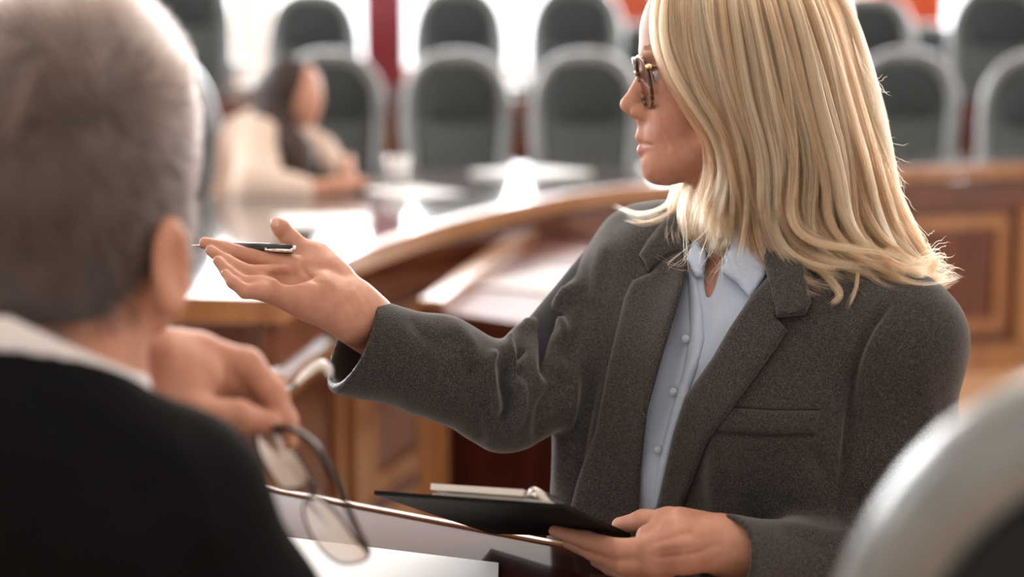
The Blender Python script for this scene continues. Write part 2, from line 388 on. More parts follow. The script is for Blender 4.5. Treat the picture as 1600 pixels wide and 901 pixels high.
def strands(name, S, rad, tones, m, parent):
    """S: (n, k, 3) array of strand points"""
    n, k, _ = S.shape; cu = bpy.data.hair_curves.new(name); cu.add_curves([k] * n)
    cu.attributes['position'].data.foreach_set('vector', S.astype(np.float32).ravel()) if 'position' in cu.attributes else cu.position_data.foreach_set('vector', S.astype(np.float32).ravel())
    ra = cu.attributes.get('radius') or cu.attributes.new('radius', 'FLOAT', 'POINT')
    prof = np.concatenate([np.ones(k - 4), [.85, .6, .35, .1]]) * rad; ra.data.foreach_set('value', np.tile(prof, n).astype(np.float32))
    ta = cu.attributes.new('tone', 'FLOAT', 'CURVE'); ta.data.foreach_set('value', np.asarray(tones, np.float32))
    cu.materials.append(M[m]); o = bpy.data.objects.new(name, cu); COL.objects.link(o); o.parent = parent; o.matrix_parent_inverse = parent_inv(parent); return o
def lock(ctrl, n, r0, r1, r2, k=26, curl=.0, wave=(0, 0), frizz=.0012, tone=.5):
    """one lock: ctrl = points, r0/r1/r2 spread at root, middle and tip"""
    c = catmull(ctrl, k); t = np.linspace(0, 1, k); T = np.gradient(c, axis=0); T /= np.linalg.norm(T, axis=1)[:, None] + 1e-9
    up = np.array([0, -1, .05]); A = np.cross(T, up); A /= np.linalg.norm(A, axis=1)[:, None] + 1e-9; Bn = np.cross(T, A)
    r = np.interp(t, [0, .5, 1], [r0, r1, r2])
    if wave[0]: c = c + A * (wave[0] * np.sin(t * wave[1] + wave[2]) * t ** 1.5)[:, None] + Bn * (wave[0] * .8 * np.cos(t * wave[1] + wave[2]) * t ** 1.5)[:, None]
    th = rng.uniform(0, 2 * np.pi, n); q = np.sqrt(rng.uniform(0, 1, n)); ln = rng.uniform(.86, 1.0, n)
    tw = curl * t
    ang = th[:, None] + tw[None, :]
    S = c[None] + (A[None] * np.cos(ang)[..., None] + Bn[None] * .55 * np.sin(ang)[..., None]) * (q[:, None] * r[None, :])[..., None]
    fr = np.cumsum(rng.normal(size=(n, k, 3)) * frizz * .25, axis=1); S = S + fr * t[None, :, None]
    # shorten strands at the tips
    out = np.empty_like(S)
    for j in range(3):
        for i in range(n): out[i, :, j] = np.interp(t * ln[i], t, S[i, :, j])
    return out, np.clip(tone + rng.normal(size=n) * .17, 0, 1)

# ================================================================== THE ROOM
def struct(o): o['kind'] = 'structure'; return o
struct(MB().box((-5.2, -1.5, -.1), (5.2, 13.2, 0)).build('floor', 'floor'))
struct(MB().box((-5.2, -1.5, 3.3), (5.2, 13.2, 3.4)).build('ceiling', 'wall'))
struct(MB().box((-5.2, -1.6, 0), (5.2, -1.5, 3.3)).build('wall_front', 'wall'))
def wall_with_windows(side, axis, pos, lo, hi, wins, z0, z1):
    """axis 'x': wall runs along x at y=pos; axis 'y': along y at x=pos"""
    m = MB()
    def bx(a, b, c, d):
        if axis == 'x': m.box((a, pos, c), (b, pos + .15, d))
        else: m.box((pos - .075, a, c), (pos + .075, b, d))
    bx(lo, hi, 0, z0); bx(lo, hi, z1, 3.3); e = lo
    for a, b in wins: bx(e, a, z0, z1); e = b
    bx(e, hi, z0, z1); struct(m.build('wall_' + side, 'wall'))
NW = [0]
def window(axis, pos, a, b, z0, z1, nv=1):
    NW[0] += 1; m = MB(); w = .05
    def bx(x0, x1, c, d, t=.05):
        if axis == 'x': m.box((x0, pos + .03, c), (x1, pos + .03 + t, d), .006)
        else: m.box((pos - t / 2, x0, c), (pos + t / 2, x1, d), .006)
    bx(a, b, z0, z0 + w); bx(a, b, z1 - w, z1); bx(a, a + w, z0, z1); bx(b - w, b, z0, z1)
    for i in range(nv): c = a + (b - a) * (i + 1) / (nv + 1); bx(c - .025, c + .025, z0, z1)
    f = struct(m.build('window_%d' % NW[0], 'frame')); g = MB()
    if axis == 'x': g.box((a + .03, pos + .05, z0 + .03), (b - .03, pos + .056, z1 - .03))
    else: g.box((pos - .003, a + .03, z0 + .03), (pos + .003, b - .03, z1 - .03))
    g.build('pane', 'glass', f)
wb = [(-4.9, -2.05), (-1.85, .55), (.75, 2.6), (2.8, 4.9)]
wall_with_windows('back', 'x', 13.0, -5.2, 5.2, wb, .95, 3.05)
for a, b in wb: window('x', 13.0, a, b, .95, 3.05, 1)
wl = [(1.6, 3.4), (4.0, 5.8), (6.4, 8.2), (8.8, 11.5)]
wall_with_windows('left', 'y', -5.1, -1.5, 13.2, wl, .95, 3.0)
for a, b in wl: window('y', -5.1, a, b, .95, 3.0, 1)
wr = [(3.4, 5.0), (5.8, 7.6), (8.6, 10.6)]
wall_with_windows('right', 'y', 5.1, -1.5, 13.2, wr, .95, 3.0)
for a, b in wr: window('y', 5.1, a, b, .95, 3.0, 1)
tier = MB(); arc = [(-5.02, 8.1), (-3, 8.45), (-1, 8.65), (0.4, 8.6), (2, 8.3), (3.6, 7.8), (5.02, 7.3)]
arc = catmull([(x, y, 0) for x, y in arc], 40)
struct(tier.prism([(p[0], p[1]) for p in arc] + [(5.02, 12.98), (-5.02, 12.98)], 0.001, .25).build('trim_1', 'carpet'))

# ------------------------------------------------------------------ curtains
def curtain(x0, x1, y, z0, z1, m, label, group=None):
    n = 90; V = []; F = []
    for j, z in enumerate((z0, z1)):
        for i in range(n):
            x = x0 + (x1 - x0) * i / (n - 1); V.append((x, y + .03 * math.sin(i * .75) + .008 * math.sin(i * 2.1), z))
    for i in range(n - 1): F.append((i, i + 1, n + i + 1, n + i))
    me = pym('curtain', V, F); o = link('curtain', me, m); so = o.modifiers.new('s', 'SOLIDIFY'); so.thickness = .006
    t = empty('curtain', ((x0 + x1) / 2, y, z0)); o.name = 'curtain_cloth'; o.parent = t; o.matrix_parent_inverse = parent_inv(t)
    MB().tube([(x0 - .08, y, z1 + .015), (x1 + .08, y, z1 + .015)], .014).build('curtain_rod', 'chrome', t, True)
    return tag(t, label, 'curtain')
curtain(-1.10, -.80, 12.85, .28, 3.1, 'redcurtain', 'dark red curtain hanging between two bright back windows')
curtain(.74, 1.06, 12.85, .28, 3.1, 'orangecurtain', 'bright orange curtain hanging left of the blonde woman\'s forehead')
curtain(2.72, 3.20, 12.85, .28, 3.1, 'orangecurtain', 'bright orange curtain hanging on the back wall right of the blonde hair')

# ------------------------------------------------------------------ desks
def ring_desk(path, w, zt, label, name='curved_desk', zf=0, edge='oak', pil=.62, frame_in=True, start_cap=True, ph=None):
    p0 = path[len(path) // 2]; root = empty(name, (p0[0], p0[1], zf)); tag(root, label, 'desk')
    d = np.r_[0, np.cumsum(np.linalg.norm(np.diff(path[:, :2], axis=0), axis=1))]; L = d[-1]
    def seg(a, b): 
        s = np.linspace(a, b, max(3, int((b - a) / .06))); return [(np.interp(x, d, path[:, 0]), np.interp(x, d, path[:, 1])) for x in s]
    MB().strip(seg(0.02, L - .02), .03, w, zt - .034, zt).build('desktop', 'desktop', root)
    e = MB().strip(seg(0, L), -.012, .03, zt - .045, zt + .003); e.build('edge_trim', edge, root)
    if start_cap:
        a = seg(0, .03); t = Vector((a[-1][0] - a[0][0], a[-1][1] - a[0][1], 0)).normalized(); nn = Vector((-t.y, t.x, 0)); q = Vector((*a[0], 0))
        MB().strip([q - t * .0 + nn * w, q + nn * .0][::-1] if False else [q + nn * -.012, q + nn * w], -.03, .022, zt - .045, zt + .003).build('edge_trim', edge, root)
        MB().strip([q + nn * .05 + t * .05, q + nn * (w - .05) + t * .05], -.02, .0, zf + .08, zt - .062).build('end_panel', 'panel', root)
    MB().strip(seg(.05, L - .05), .05, .075, zf + .08, zt - .06).build('front_panel', 'panel', root)
    MB().strip(seg(.03, L - .03), .028, .08, zf, zf + .10).build('plinth', 'oak', root)
    MB().strip(seg(.03, L - .03), .030, .05, zt - .155, zt - .062).build('apron', 'mahogany', root)
    n = max(1, int(L / pil)); st = L / n
    for i in range(n + 1):
        c = min(max(i * st, .06), L - .06)
        MB().strip(seg(c - .04, c + .04), .022, .052, zf + .10, zt - .155).build('pilaster', 'oak', root)
        if i < n:
            a, b = i * st + .085, (i + 1) * st - .085; m = MB()
            z0, z1 = zf + .15, zt - .19; f = .045
            m.strip(seg(a, b), .034, .052, z0, z0 + f); m.strip(seg(a, b), .034, .052, z1 - f, z1)
            m.strip(seg(a, a + f), .034, .052, z0, z1); m.strip(seg(b - f, b), .034, .052, z0, z1)
            m.build('panel_frame', 'oak' if frame_in else 'mahogany', root)
    return root
full = catmull([(-.48, 2.95, 0), (-.43, 3.22, 0), (-.37, 3.72, 0), (-.27, 4.13, 0), (-.13, 4.55, 0), (.02, 4.90, 0), (.22, 5.27, 0), (.50, 5.56, 0), (.9, 5.88, 0), (1.42, 6.16, 0), (1.94, 6.36, 0), (2.6, 6.48, 0), (3.2, 6.5, 0)], 200)
si = int(np.argmin(abs(full[:, 1] - 3.17)))
ci = int(np.argmin(abs(full[:, 0] - .80)))
ring_desk(full[si:ci], .92, .78, 'long curved wooden desk with a pale glossy top sweeping from the left behind the women')
ring_desk(full[ci + 1:], .60, .78, 'curved wooden desk with orange wood trim standing right of the blonde woman', pil=.58, start_cap=False)
def rel(path, o): 
    t = np.gradient(path, axis=0); t /= np.linalg.norm(t, axis=1)[:, None]; q = path.copy(); q[:, 0] += -t[:, 1] * o; q[:, 1] += t[:, 0] * o; return q
ring_desk(catmull([(-4.2, 8.25, 0), (-2.4, 8.65, 0), (-.9, 8.80, 0), (.5, 8.78, 0), (1.7, 8.60, 0)], 60), .55, .98, 'upper row desk on the raised tier behind the near chairs', zf=.25, pil=1.1, edge='desktop', frame_in=False, start_cap=False)
ring_desk(catmull([(2.05, 8.52, 0), (3.0, 8.25, 0), (4.2, 7.85, 0)], 40), .55, .98, 'upper row desk on the raised tier at the right edge of the room', zf=.25, pil=1.0, edge='desktop', frame_in=False, start_cap=False)

# small clerk's table inside the ring, seen behind the blonde woman's sleeve
t = empty('clerk_table', (.0, 3.9, 0)); tag(t, 'low dark red wooden table with a glossy top behind the blonde woman\'s outstretched arm', 'table')
q = [G(655, 488, .66), G(900, 528, .66), G(1060, 400, .66), G(835, 352, .66)]
q = [Vector((p.x, p.y, 0)) for p in q]
MB().slab([p + Vector((0, 0, .63)) for p in q], (0, 0, .03)).build('table_top', 'satin', t)
def edge_strip(a, b, w, z0, z1, m, name):
    d = (b - a).normalized(); nn = Vector((-d.y, d.x, 0)); mb = MB().strip([a, b], 0, w, z0, z1); return mb.build(name, m, t)
edge_strip(q[0], q[3], -.055, .625, .69, 'oak', 'edge_strip'); edge_strip(q[0], q[1], .025, .60, .672, 'satin', 'edge_strip')
edge_strip(q[1], q[2], .04, .60, .672, 'satin', 'edge_strip'); edge_strip(q[2], q[3], .04, .60, .672, 'satin', 'edge_strip')
cc = sum(q, Vector()) / 4
for p in q:
    r_ = p + (cc - p) * .09; MB().box((r_.x - .035, r_.y - .035, 0), (r_.x + .035, r_.y + .035, .63), .006).build('leg', 'oak', t)
a, b = q[0] + (cc - q[0]) * .09, q[3] + (cc - q[3]) * .09
MB().tube([a + Vector((0, 0, .15)), b + Vector((0, 0, .46))], .024, 8).build('reflection_bar', 'oak', t, True)  # both diagonals are added, imitating a reflection in the glossy panel
MB().tube([a + Vector((0, 0, .46)), b + Vector((0, 0, .15))], .024, 8).build('reflection_bar', 'oak', t, True)
a2, b2 = q[0] + (cc - q[0]) * .12, q[1] + (cc - q[1]) * .12
MB().strip([a2, b2], -.01, .012, .06, .60).build('modesty_panel', 'glossdesk', t)

# ------------------------------------------------------------------ chairs
def make_chair():
    r = empty('conference_chair'); tag(r, 'x', 'chair')
    # outer shell: thick rounded leather hoop and back
    def outline(w, z0, z1, n=28, p=2.6):
        pts = []
        for i in range(n + 1):
            a = math.pi * i / n; c, s_ = math.cos(a), math.sin(a)
            pts.append((w * math.copysign(abs(c) ** (2 / p), c), z1 - .30 + .30 * abs(s_) ** (2 / p)))
        return [(w * .80, z0)] + [(w * .93, (z0 + z1 - .3) / 2)] + pts + [(-w * .93, (z0 + z1 - .3) / 2)] + [(-w * .80, z0)]
    def lean(x, z, y): return Vector((x, y + (z - .46) * .16, z))
    o = outline(.222, .44, 1.155)
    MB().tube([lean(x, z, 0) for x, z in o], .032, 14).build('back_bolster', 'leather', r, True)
    def plate(o, y0, y1, bulge, c=(0, .83)):
        m = bmesh.new(); rings = 7; fr = []; bk = []
        for side, y, sg in ((fr, y0, -1), (bk, y1, 1)):
            for k in range(rings + 1):
                f = k / rings; row = []
                for (x, z) in o: row.append(m.verts.new(lean(c[0] + (x - c[0]) * (1 - f) , c[1] + (z - c[1]) * (1 - f), y + sg * bulge * (1 - (1 - f) ** 2.2)))) if k < rings else None
                if k < rings: side.append(row)
            cv = m.verts.new(lean(c[0], c[1], y + sg * bulge)); n = len(o)
            for a in range(len(side) - 1):
                for i in range(n): m.faces.new((side[a][i], side[a][(i + 1) % n], side[a + 1][(i + 1) % n], side[a + 1][i]))
            for i in range(n): m.faces.new((side[-1][i], side[-1][(i + 1) % n], cv))
        n = len(o)
        for i in range(n): m.faces.new((fr[0][i], fr[0][(i + 1) % n], bk[0][(i + 1) % n], bk[0][i]))
        bmesh.ops.recalc_face_normals(m, faces=m.faces); return m
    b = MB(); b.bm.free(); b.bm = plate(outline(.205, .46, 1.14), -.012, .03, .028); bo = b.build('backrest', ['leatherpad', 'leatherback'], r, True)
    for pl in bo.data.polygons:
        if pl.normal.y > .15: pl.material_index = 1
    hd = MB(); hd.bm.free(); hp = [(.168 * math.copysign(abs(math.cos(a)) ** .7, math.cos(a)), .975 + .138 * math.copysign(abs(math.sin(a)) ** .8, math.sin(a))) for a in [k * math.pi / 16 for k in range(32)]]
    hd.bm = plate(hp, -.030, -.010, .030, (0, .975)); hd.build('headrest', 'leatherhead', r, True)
    s = MB().box((-.215, -.46, .40), (.215, .02, .50), .04); s.build('seat', 'leatherpad', r, True)
    for sx in (-1, 1):
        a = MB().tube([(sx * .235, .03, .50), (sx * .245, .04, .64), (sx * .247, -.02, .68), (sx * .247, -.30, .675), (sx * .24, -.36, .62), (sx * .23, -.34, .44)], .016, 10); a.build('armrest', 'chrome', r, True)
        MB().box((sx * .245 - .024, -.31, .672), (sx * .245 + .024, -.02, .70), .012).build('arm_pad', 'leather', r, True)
    MB().tube([(0, -.2, .08), (0, -.2, .41)], .03).build('gas_column', 'chrome', r, True)
    for k in range(5):
        an = k * 2 * math.pi / 5; dx, dy = math.cos(an), math.sin(an)
        bb = MB().tube([(0, -.2, .12), (dx * .29, -.2 + dy * .29, .075)], [.028, .018]).build('base_arm', 'chrome', r, True)
        MB().tube([(dx * .29 - dy * .02, -.2 + dy * .29 + dx * .02, .03), (dx * .29 + dy * .02, -.2 + dy * .29 - dx * .02, .03)], .03, 14).build('caster', 'blackplastic', bb, True)
    return r
chair0 = make_chair(); used = [0]
def copy_tree(o, parent=None):
    c = o.copy(); COL.objects.link(c); c.parent = parent
    for ch in o.children: copy_tree(ch, c)
    return c
def chair(x, y, z, rz, label, group=None, sc=1):
    c = chair0 if not used[0] else copy_tree(chair0); used[0] = 1
    c.location = (x, y, z); c.rotation_euler = (0, 0, math.radians(rz)); c['label'] = label; c.scale = (sc, sc, sc)
    if group: c['group'] = group
    elif 'group' in c: del c['group']
def cx(px, y): return (px - 800) / FPX * y * 1.0
g1, g2 = 'high-backed chairs behind the curved desk', 'high-backed chairs on the raised tier'
chair(cx(524, 7.85), 7.7, 0, 8, 'dark green leather chair just right of the dark-haired seated woman, lower row', g1)
chair(cx(716, 7.75), 7.6, 0, 2, 'dark green leather chair in the middle of the lower row, right of the red curtain', g1)
chair(cx(912, 7.65), 7.5, 0, -4, 'dark green leather chair in the lower row nearest the blonde woman\'s face', g1)
chair(cx(1406, 8.0), 7.95, 0, -14, 'dark chair directly right of the blonde hair, behind the right-hand desk', g1)
chair(cx(1612, 7.2), 7.15, 0, -22, 'dark chair with pale lit rim cut by the right edge of the photo, lower row', g1)
chair(-1.02, 5.62, 0, 72, 'dark chair the dark-haired woman sits on, its rim beside the older man\'s head')
chair(cx(292, 9.9), 9.92, .25, 22, 'turned dark chair on the upper tier right above the older man\'s head', g2, 1.2)
chair(cx(495, 9.85), 9.8, .25, 8, 'dark chair on the upper tier above the dark-haired seated woman', g2, 1.05)
chair(cx(718, 9.85), 9.8, .25, 2, 'dark chair on the upper tier just right of the red curtain', g2, 1.07)
chair(cx(898, 9.85), 9.8, .25, -4, 'dark chair on the upper tier left of the orange curtain beside the blonde head', g2, 1.08)
chair(cx(1345, 9.8), 9.7, .25, -14, 'dark chair on the upper tier directly right of the top of the blonde hair', g2, 1.03)
chair(cx(1430, 11.6), 11.4, .25, -14, 'small far chair under the orange curtain on the right', g2, .9)
chair(cx(990, 11.6), 11.4, .25, -6, 'small far chair under the orange curtain beside the woman\'s forehead', g2, .9)
chair(cx(1555, 9.3), 9.35, .25, -20, 'wide dark chair on the upper tier near the top right corner of the photo', g2, 1.08)
chair(.408, .84, 0, 155, 'large blurred chair back in the bottom right foreground', sc=.965)

# ------------------------------------------------------------------ things on the curved desk
def sheet(px, py, z, w, h, rz, label, cat='paper', m='whitepaper', n=2):
    c = G(px, py, z); mb = MB(); mb.box((-w / 2, -h / 2, 0), (w / 2, h / 2, .0012 * n)); o = mb.build('paper_sheet', m); o.location = (c.x, c.y, z + .0006); o.rotation_euler = (0, 0, math.radians(rz)); return tag(o, label, cat)
sheet(640, 300, .781, .21, .297, 35, 'white paper sheet lying on the curved desk in front of the dark-haired woman\'s hands')
sheet(865, 440, .661, .24, .36, -32, 'white papers on the low dark red table behind the blonde woman\'s sleeve', m='glare_grey', n=3)  # added slab, its pale colour imitates window glare on the tabletop
sheet(500, 345, .781, .21, .297, 15, 'white paper sheet on the curved desk below the dark-haired woman\'s forearms')
sheet(830, 272, .781, .30, .30, 40, 'white paper pile on the curved desk under the lower-row chairs', n=8)
c = G(622, 288, .781); o = MB(); prof = [(.0, 0), (.025, 0), (.03, .004), (.036, .05), (.04, .09), (.037, .09), (.033, .05), (.026, .008), (0, .008)]
def lathe(prof, n=24):
    m = MB(); R = []
    for r, z in prof: R.append([m.bm.verts.new((max(r, .0004) * math.cos(k * 2 * math.pi / n), max(r, .0004) * math.sin(k * 2 * math.pi / n), z)) for k in range(n)])
    for i in range(len(R) - 1):
        for k in range(n): m.bm.faces.new((R[i][k], R[i][(k + 1) % n], R[i + 1][(k + 1) % n], R[i + 1][k]))
    return m
cup = lathe(prof).build('cup', 'ceramic', None, True); cup.location = (c.x, c.y, .781); tag(cup, 'white cup standing on the curved desk right of the dark-haired woman\'s hands', 'cup')

# ------------------------------------------------------------------ foreground desk with paper
A, B = G(440, 768, .74), G(1010, 876, .74); dr = (B - A).normalized(); A = A - dr * .9; nn = Vector((dr.y, -dr.x, 0))
t = empty('foreground_desk', tuple((A + B) / 2 + nn * .35 - Vector((0, 0, .74)))); tag(t, 'very dark glossy wooden desk between the older man and the blonde woman', 'desk')
c4 = [A, B, B + nn * .72, A + nn * .72]; z = lambda p, h: Vector((p.x, p.y, h))
MB().slab([z(p, .712) for p in c4], (0, 0, .028)).build('desktop', 'glossdesk', t)
MB().strip([A, B], -.004, .004, .708, .7425).build('edge_trim', 'oak', t)
cc = sum(c4, Vector()) / 4
for p in c4:
    r_ = p + (cc - p) * .1; MB().box((r_.x - .03, r_.y - .03, 0), (r_.x + .03, r_.y + .03, .712), .004).build('leg', 'mahogany', t)
pc = [G(425, 838, .7405), G(779, 881, .7405), G(775, 1010, .7405), G(430, 985, .7405)]
o = MB().slab(pc, (0, 0, .0016)).build('paper_sheet', 'whitepaper'); tag(o, 'white paper sheet lying on the dark foreground desk beside the man\'s glasses', 'paper')

# ================================================================== THE BLONDE WOMAN
wroot = empty('person', (.30, 1.92, 0)); tag(wroot, 'blonde woman in grey wool blazer and blue shirt, one palm held out', 'person')
Rs, Ls = P(985, 398, 1.99), P(1405, 545, 1.75)
lat = Vector((Ls.x - Rs.x, Ls.y - Rs.y, 0)).normalized(); fwd = Vector((lat.y, -lat.x, 0))
mid = (Rs + Ls) / 2
EL_R, WR_R = P(792, 622, 1.86), P(556, 492, 1.785)
EL_L, WR_L = P(1402, 880, 1.79), P(1128, 858, 1.665)
def torso(S, g):       # g = extra thickness over the skin
    ch = mid + Vector((0, 0, -.06)); wa = mid + Vector((0, 0, -.33)); hp = mid + Vector((0, 0, -.52)) - fwd * .02
    S.cone(ch, wa, .108 + g, .098 + g * 1.4, .02, (lat, .66)); S.cone(wa, hp, .098 + g * 1.4, .122 + g, .03, (lat, .66))
    S.ell(ch + fwd * .055 + lat * .065 + Vector((0, 0, -.055)), (.062 + g, .062 + g, .065 + g), None, .05)
    S.ell(ch + fwd * .055 - lat * .065 + Vector((0, 0, -.055)), (.062 + g, .062 + g, .065 + g), None, .05)
    nb = P(1190, 372, 1.885)
    S.cone(nb - Vector((0, 0, .02)), P(1015, 398, 1.98), .048 + g, .040 + g, .05); S.cone(nb - Vector((0, 0, .02)), Ls + Vector((0, 0, .012)), .046 + g, .040 + g, .05)
    return S
LO, HI = (-.25, 1.40, .42), (.56, 2.20, 1.20)
# ---- head and face (local frame: u towards the face, v up, w towards the camera)
O = P(1122, 125, 1.87); ya = math.radians(1)
U = Vector((-math.cos(ya), -math.sin(ya), 0)); Vv = Vector((0, math.sin(math.radians(3)), 1)).normalized(); Wd = U.cross(Vv).normalized()
if Wd.y > 0: Wd = -Wd
Vv = (Wd.cross(U)).normalized(); Vv = Vv if Vv.z > 0 else -Vv
HR = np.array([[U.x, Vv.x, Wd.x], [U.y, Vv.y, Wd.y], [U.z, Vv.z, Wd.z]])
def H(u, v, w=0): return O + U * u + Vv * v + Wd * w
def head(h=.0016):
    S = Sdf(np.array(O) - [.14, .14, .24], np.array(O) + [.15, .14, .16], h)
    e = lambda u, v, w, a, b, c, k=.012, op='u': S.ell(H(u, v, w), (a, b, c), HR, k, op)
    c = lambda p, q, ra, rb, k=.008: S.cone(H(*p), H(*q), ra, rb, k)
    e(-.010, .045, 0, .093, .088, .072); e(.034, -.02, 0, .046, .088, .056, .02); e(.040, .052, 0, .040, .050, .052, .02)
    e(.050, -.064, 0, .032, .034, .032, .02); c((.0665, -.0935, 0), (.058, -.092, 0), .0165, .018, .012)
    for s in (-1, 1):
        c((.055, -.094, s * .010), (.008, -.062, s * .052), .016, .020, .016); e(.046, -.030, s * .036, .027, .030, .023, .016)
        c((.071, .027, s * .010), (.056, .030, s * .042), .0105, .010, .014)
        e(.088, .006, s * .033, .018, .016, .020, .010, 's'); e(.0615, .004, s * .0305, .0135, .0135, .0135, .001)
        c((.0715, .0115, s * .020), (.0655, .0105, s * .044), .0038, .0035, .003); c((.0690, -.0045, s * .022), (.064, -.0035, s * .044), .0032, .003, .003)
        e(.0850, -.0350, s * .0095, .0115, .0085, .0065, .009); e(0, -.005, s * .070, .018, .030, .006, .004)
    c((.072, .018, 0), (.0935, -.022, 0), .0085, .0095, .008); e(.0965, -.0265, 0, .0112, .0098, .0095, .004); c((.092, -.034, 0), (.082, -.043, 0), .006, .006, .006)
    for s in (-1, 1): e(.0905, -.0405, s * .0052, .0052, .0028, .0026, .002, 's')
    c((.077, -.046, 0), (.0815, -.0585, 0), .0075, .0075, .008)
    for s in (-1, 1):
        c((.0840, -.0625, 0), (.0685, -.0690, s * .022), .0058, .0035, .003); c((.0820, -.0765, 0), (.0675, -.0705, s * .021), .0062, .0035, .003)
        c2 = lambda p, q, ra, rb, k: S.cone(H(*p), H(*q), ra, rb, k, op='s'); c2((.093, -.0690, 0), (.072, -.0697, s * .024), .0018, .0014, .002)
    c((.070, -.088, 0), (.066, -.093, 0), .010, .0165, .010)
    S.cone(H(-.018, -.05), P(1175, 395, 1.895), .052, .054, .022); S.cone(P(1175, 380, 1.895), P(1120, 470, 1.84), .05, .03, .03)
    return S.mesh(1)
HD = head()
# ---- hands
def hand(lo, hi, parts, h=.0014):
    S = Sdf(lo, hi, h)
    for p in parts:
        k = p.get('k', .006); f = p.get('flat')
        if 'e' in p: S.ell(p['e'], p['r'], p.get('R'), k, p.get('op', 'u'))
        else: S.chain(p['p'], p['r'], k, f)
    return S.mesh(1)
def PP(*l): return [P(*a) for a in l]
wh = hand((-.36, 1.62, .86), (-.08, 1.93, 1.11), [
    dict(p=PP((640, 560, 1.83), (566, 497, 1.79), (540, 476, 1.785)), r=[.033, .027, .0265], k=.02),
    dict(p=PP((545, 470, 1.79), (505, 432, 1.795), (455, 416, 1.785)), r=[.024, .021, .0135], k=.014),
    dict(p=PP((552, 490, 1.775), (500, 462, 1.765), (440, 446, 1.763)), r=[.024, .020, .0135], k=.014),
    dict(p=PP((550, 500, 1.765), (480, 470, 1.755), (408, 452, 1.748)), r=[.021, .0165, .0115], k=.014),
    dict(p=PP((520, 440, 1.80), (492, 405, 1.806), (470, 392, 1.806)), r=[.022, .0165, .012], k=.012),
    dict(p=PP((480, 400, 1.806), (455, 375, 1.803), (439, 356, 1.80), (431, 348, 1.798)), r=[.0125, .0098, .0086, .0060], k=.006),
    dict(p=PP((445, 412, 1.786), (396, 402, 1.784), (352, 389, 1.783), (320, 379, 1.783)), r=[.0125, .0095, .0082, .0060], k=.003),
    dict(p=PP((440, 430, 1.768), (387, 427, 1.766), (354, 409, 1.770), (329, 391, 1.774)), r=[.0122, .0092, .0080, .0056], k=.003),
    dict(p=PP((430, 445, 1.752), (380, 443, 1.752), (356, 425, 1.756), (340, 407, 1.760)), r=[.0112, .0084, .0072, .0052], k=.003),
    dict(p=PP((412, 455, 1.742), (383, 455, 1.738), (364, 441, 1.740), (352, 427, 1.744)), r=[.0100, .0074, .0064, .0046], k=.003),
    dict(e=P(455, 436, 1.758), r=(.020, .011, .012), k=.012, op='s'),
])
wh = folds(wh, [([(476, 392), (470, 410), (480, 430), (505, 445)], -.0016, 5), ([(400, 420), (430, 430), (455, 428)], -.0012, 4), ([(530, 452), (548, 478), (560, 512)], -.0010, 5),
                ([(545, 446), (562, 470), (574, 500)], .0010, 6), ([(500, 420), (520, 445), (545, 470)], .0012, 9)])
lh = hand((.0, 1.45, .72), (.34, 1.86, 1.02), [
    dict(p=PP((1230, 868, 1.71), (1160, 852, 1.676), (1120, 848, 1.672)), r=[.030, .0235, .0235], k=.02),
    dict(p=PP((1118, 838, 1.680), (1060, 826, 1.685), (1015, 840, 1.69)), r=[.022, .019, .014], k=.012),
    dict(p=PP((1120, 850, 1.672), (1065, 848, 1.668), (1015, 860, 1.672)), r=[.022, .0205, .0135], k=.012),
    dict(p=PP((1125, 862, 1.672), (1070, 868, 1.668), (1018, 880, 1.672)), r=[.018, .015, .012], k=.012),
    dict(p=PP((1150, 880, 1.68), (1120, 884, 1.69)), r=[.014, .010], k=.012),
    dict(p=PP((1092, 826, 1.690), (1045, 812, 1.705), (1005, 813, 1.72), (968, 820, 1.735)), r=[.017, .0118, .0100, .0080], k=.008),
    dict(p=PP((1018, 858, 1.676), (968, 858, 1.678), (915, 843, 1.69), (866, 829, 1.70)), r=[.0140, .0104, .0088, .0058], k=.004),
    dict(p=PP((1020, 880, 1.672), (972, 881, 1.68), (925, 862, 1.695), (888, 848, 1.71)), r=[.0120, .0098, .0082, .0060], k=.003),
    dict(p=PP((1030, 886, 1.675), (990, 899, 1.69), (955, 888, 1.71), (930, 876, 1.725)), r=[.0110, .0088, .0076, .0056], k=.003),
    dict(p=PP((1045, 886, 1.680), (1010, 905, 1.70), (985, 900, 1.73)), r=[.0100, .0078, .0062], k=.003),
])
lh = folds(lh, [([(1090, 828), (1050, 840), (1015, 852)], -.0012, 6), ([(1100, 862), (1060, 868), (1020, 872)], -.0014, 4), ([(1095, 845), (1050, 850), (1010, 858)], .0012, 7), ([(1130, 850), (1100, 858), (1085, 872)], -.0010, 6)])
# ---- coarse body under the clothes
S = Sdf((-.30, 1.15, 0), (.60, 2.25, 1.16), .008); torso(S, -.006)
hipL, hipR = mid + Vector((0, 0, -.54)) + lat * .09, mid + Vector((0, 0, -.54)) - lat * .09
for hp in (hipL, hipR):
    kn = hp + fwd * .40 + Vector((0, 0, .0)); an = kn + fwd * .02; an.z = .09
    S.chain([hp, kn], [.078, .055], .03); S.chain([kn, Vector((an.x, an.y, .32)), an], [.052, .048, .035], .02); S.cone(Vector((an.x, an.y, .04)), Vector((an.x, an.y, .03)) + fwd * .13, .036, .028, .02)
S.chain([Rs, EL_R, P(650, 560, 1.83)], [.045, .038, .032], .02); S.chain([Ls, EL_L, P(1220, 870, 1.71)], [.045, .038, .031], .02)
BD = S.mesh(1)
HD = folds(HD, [([(1030, 208), (1040, 222), (1043, 240)], -.0010, 3.5), ([(1036, 214), (1050, 222), (1056, 242)], .0008, 7), ([(1020, 138), (1040, 146), (1060, 144)], -.0008, 4)])
v, q = join(HD, wh, lh, BD)
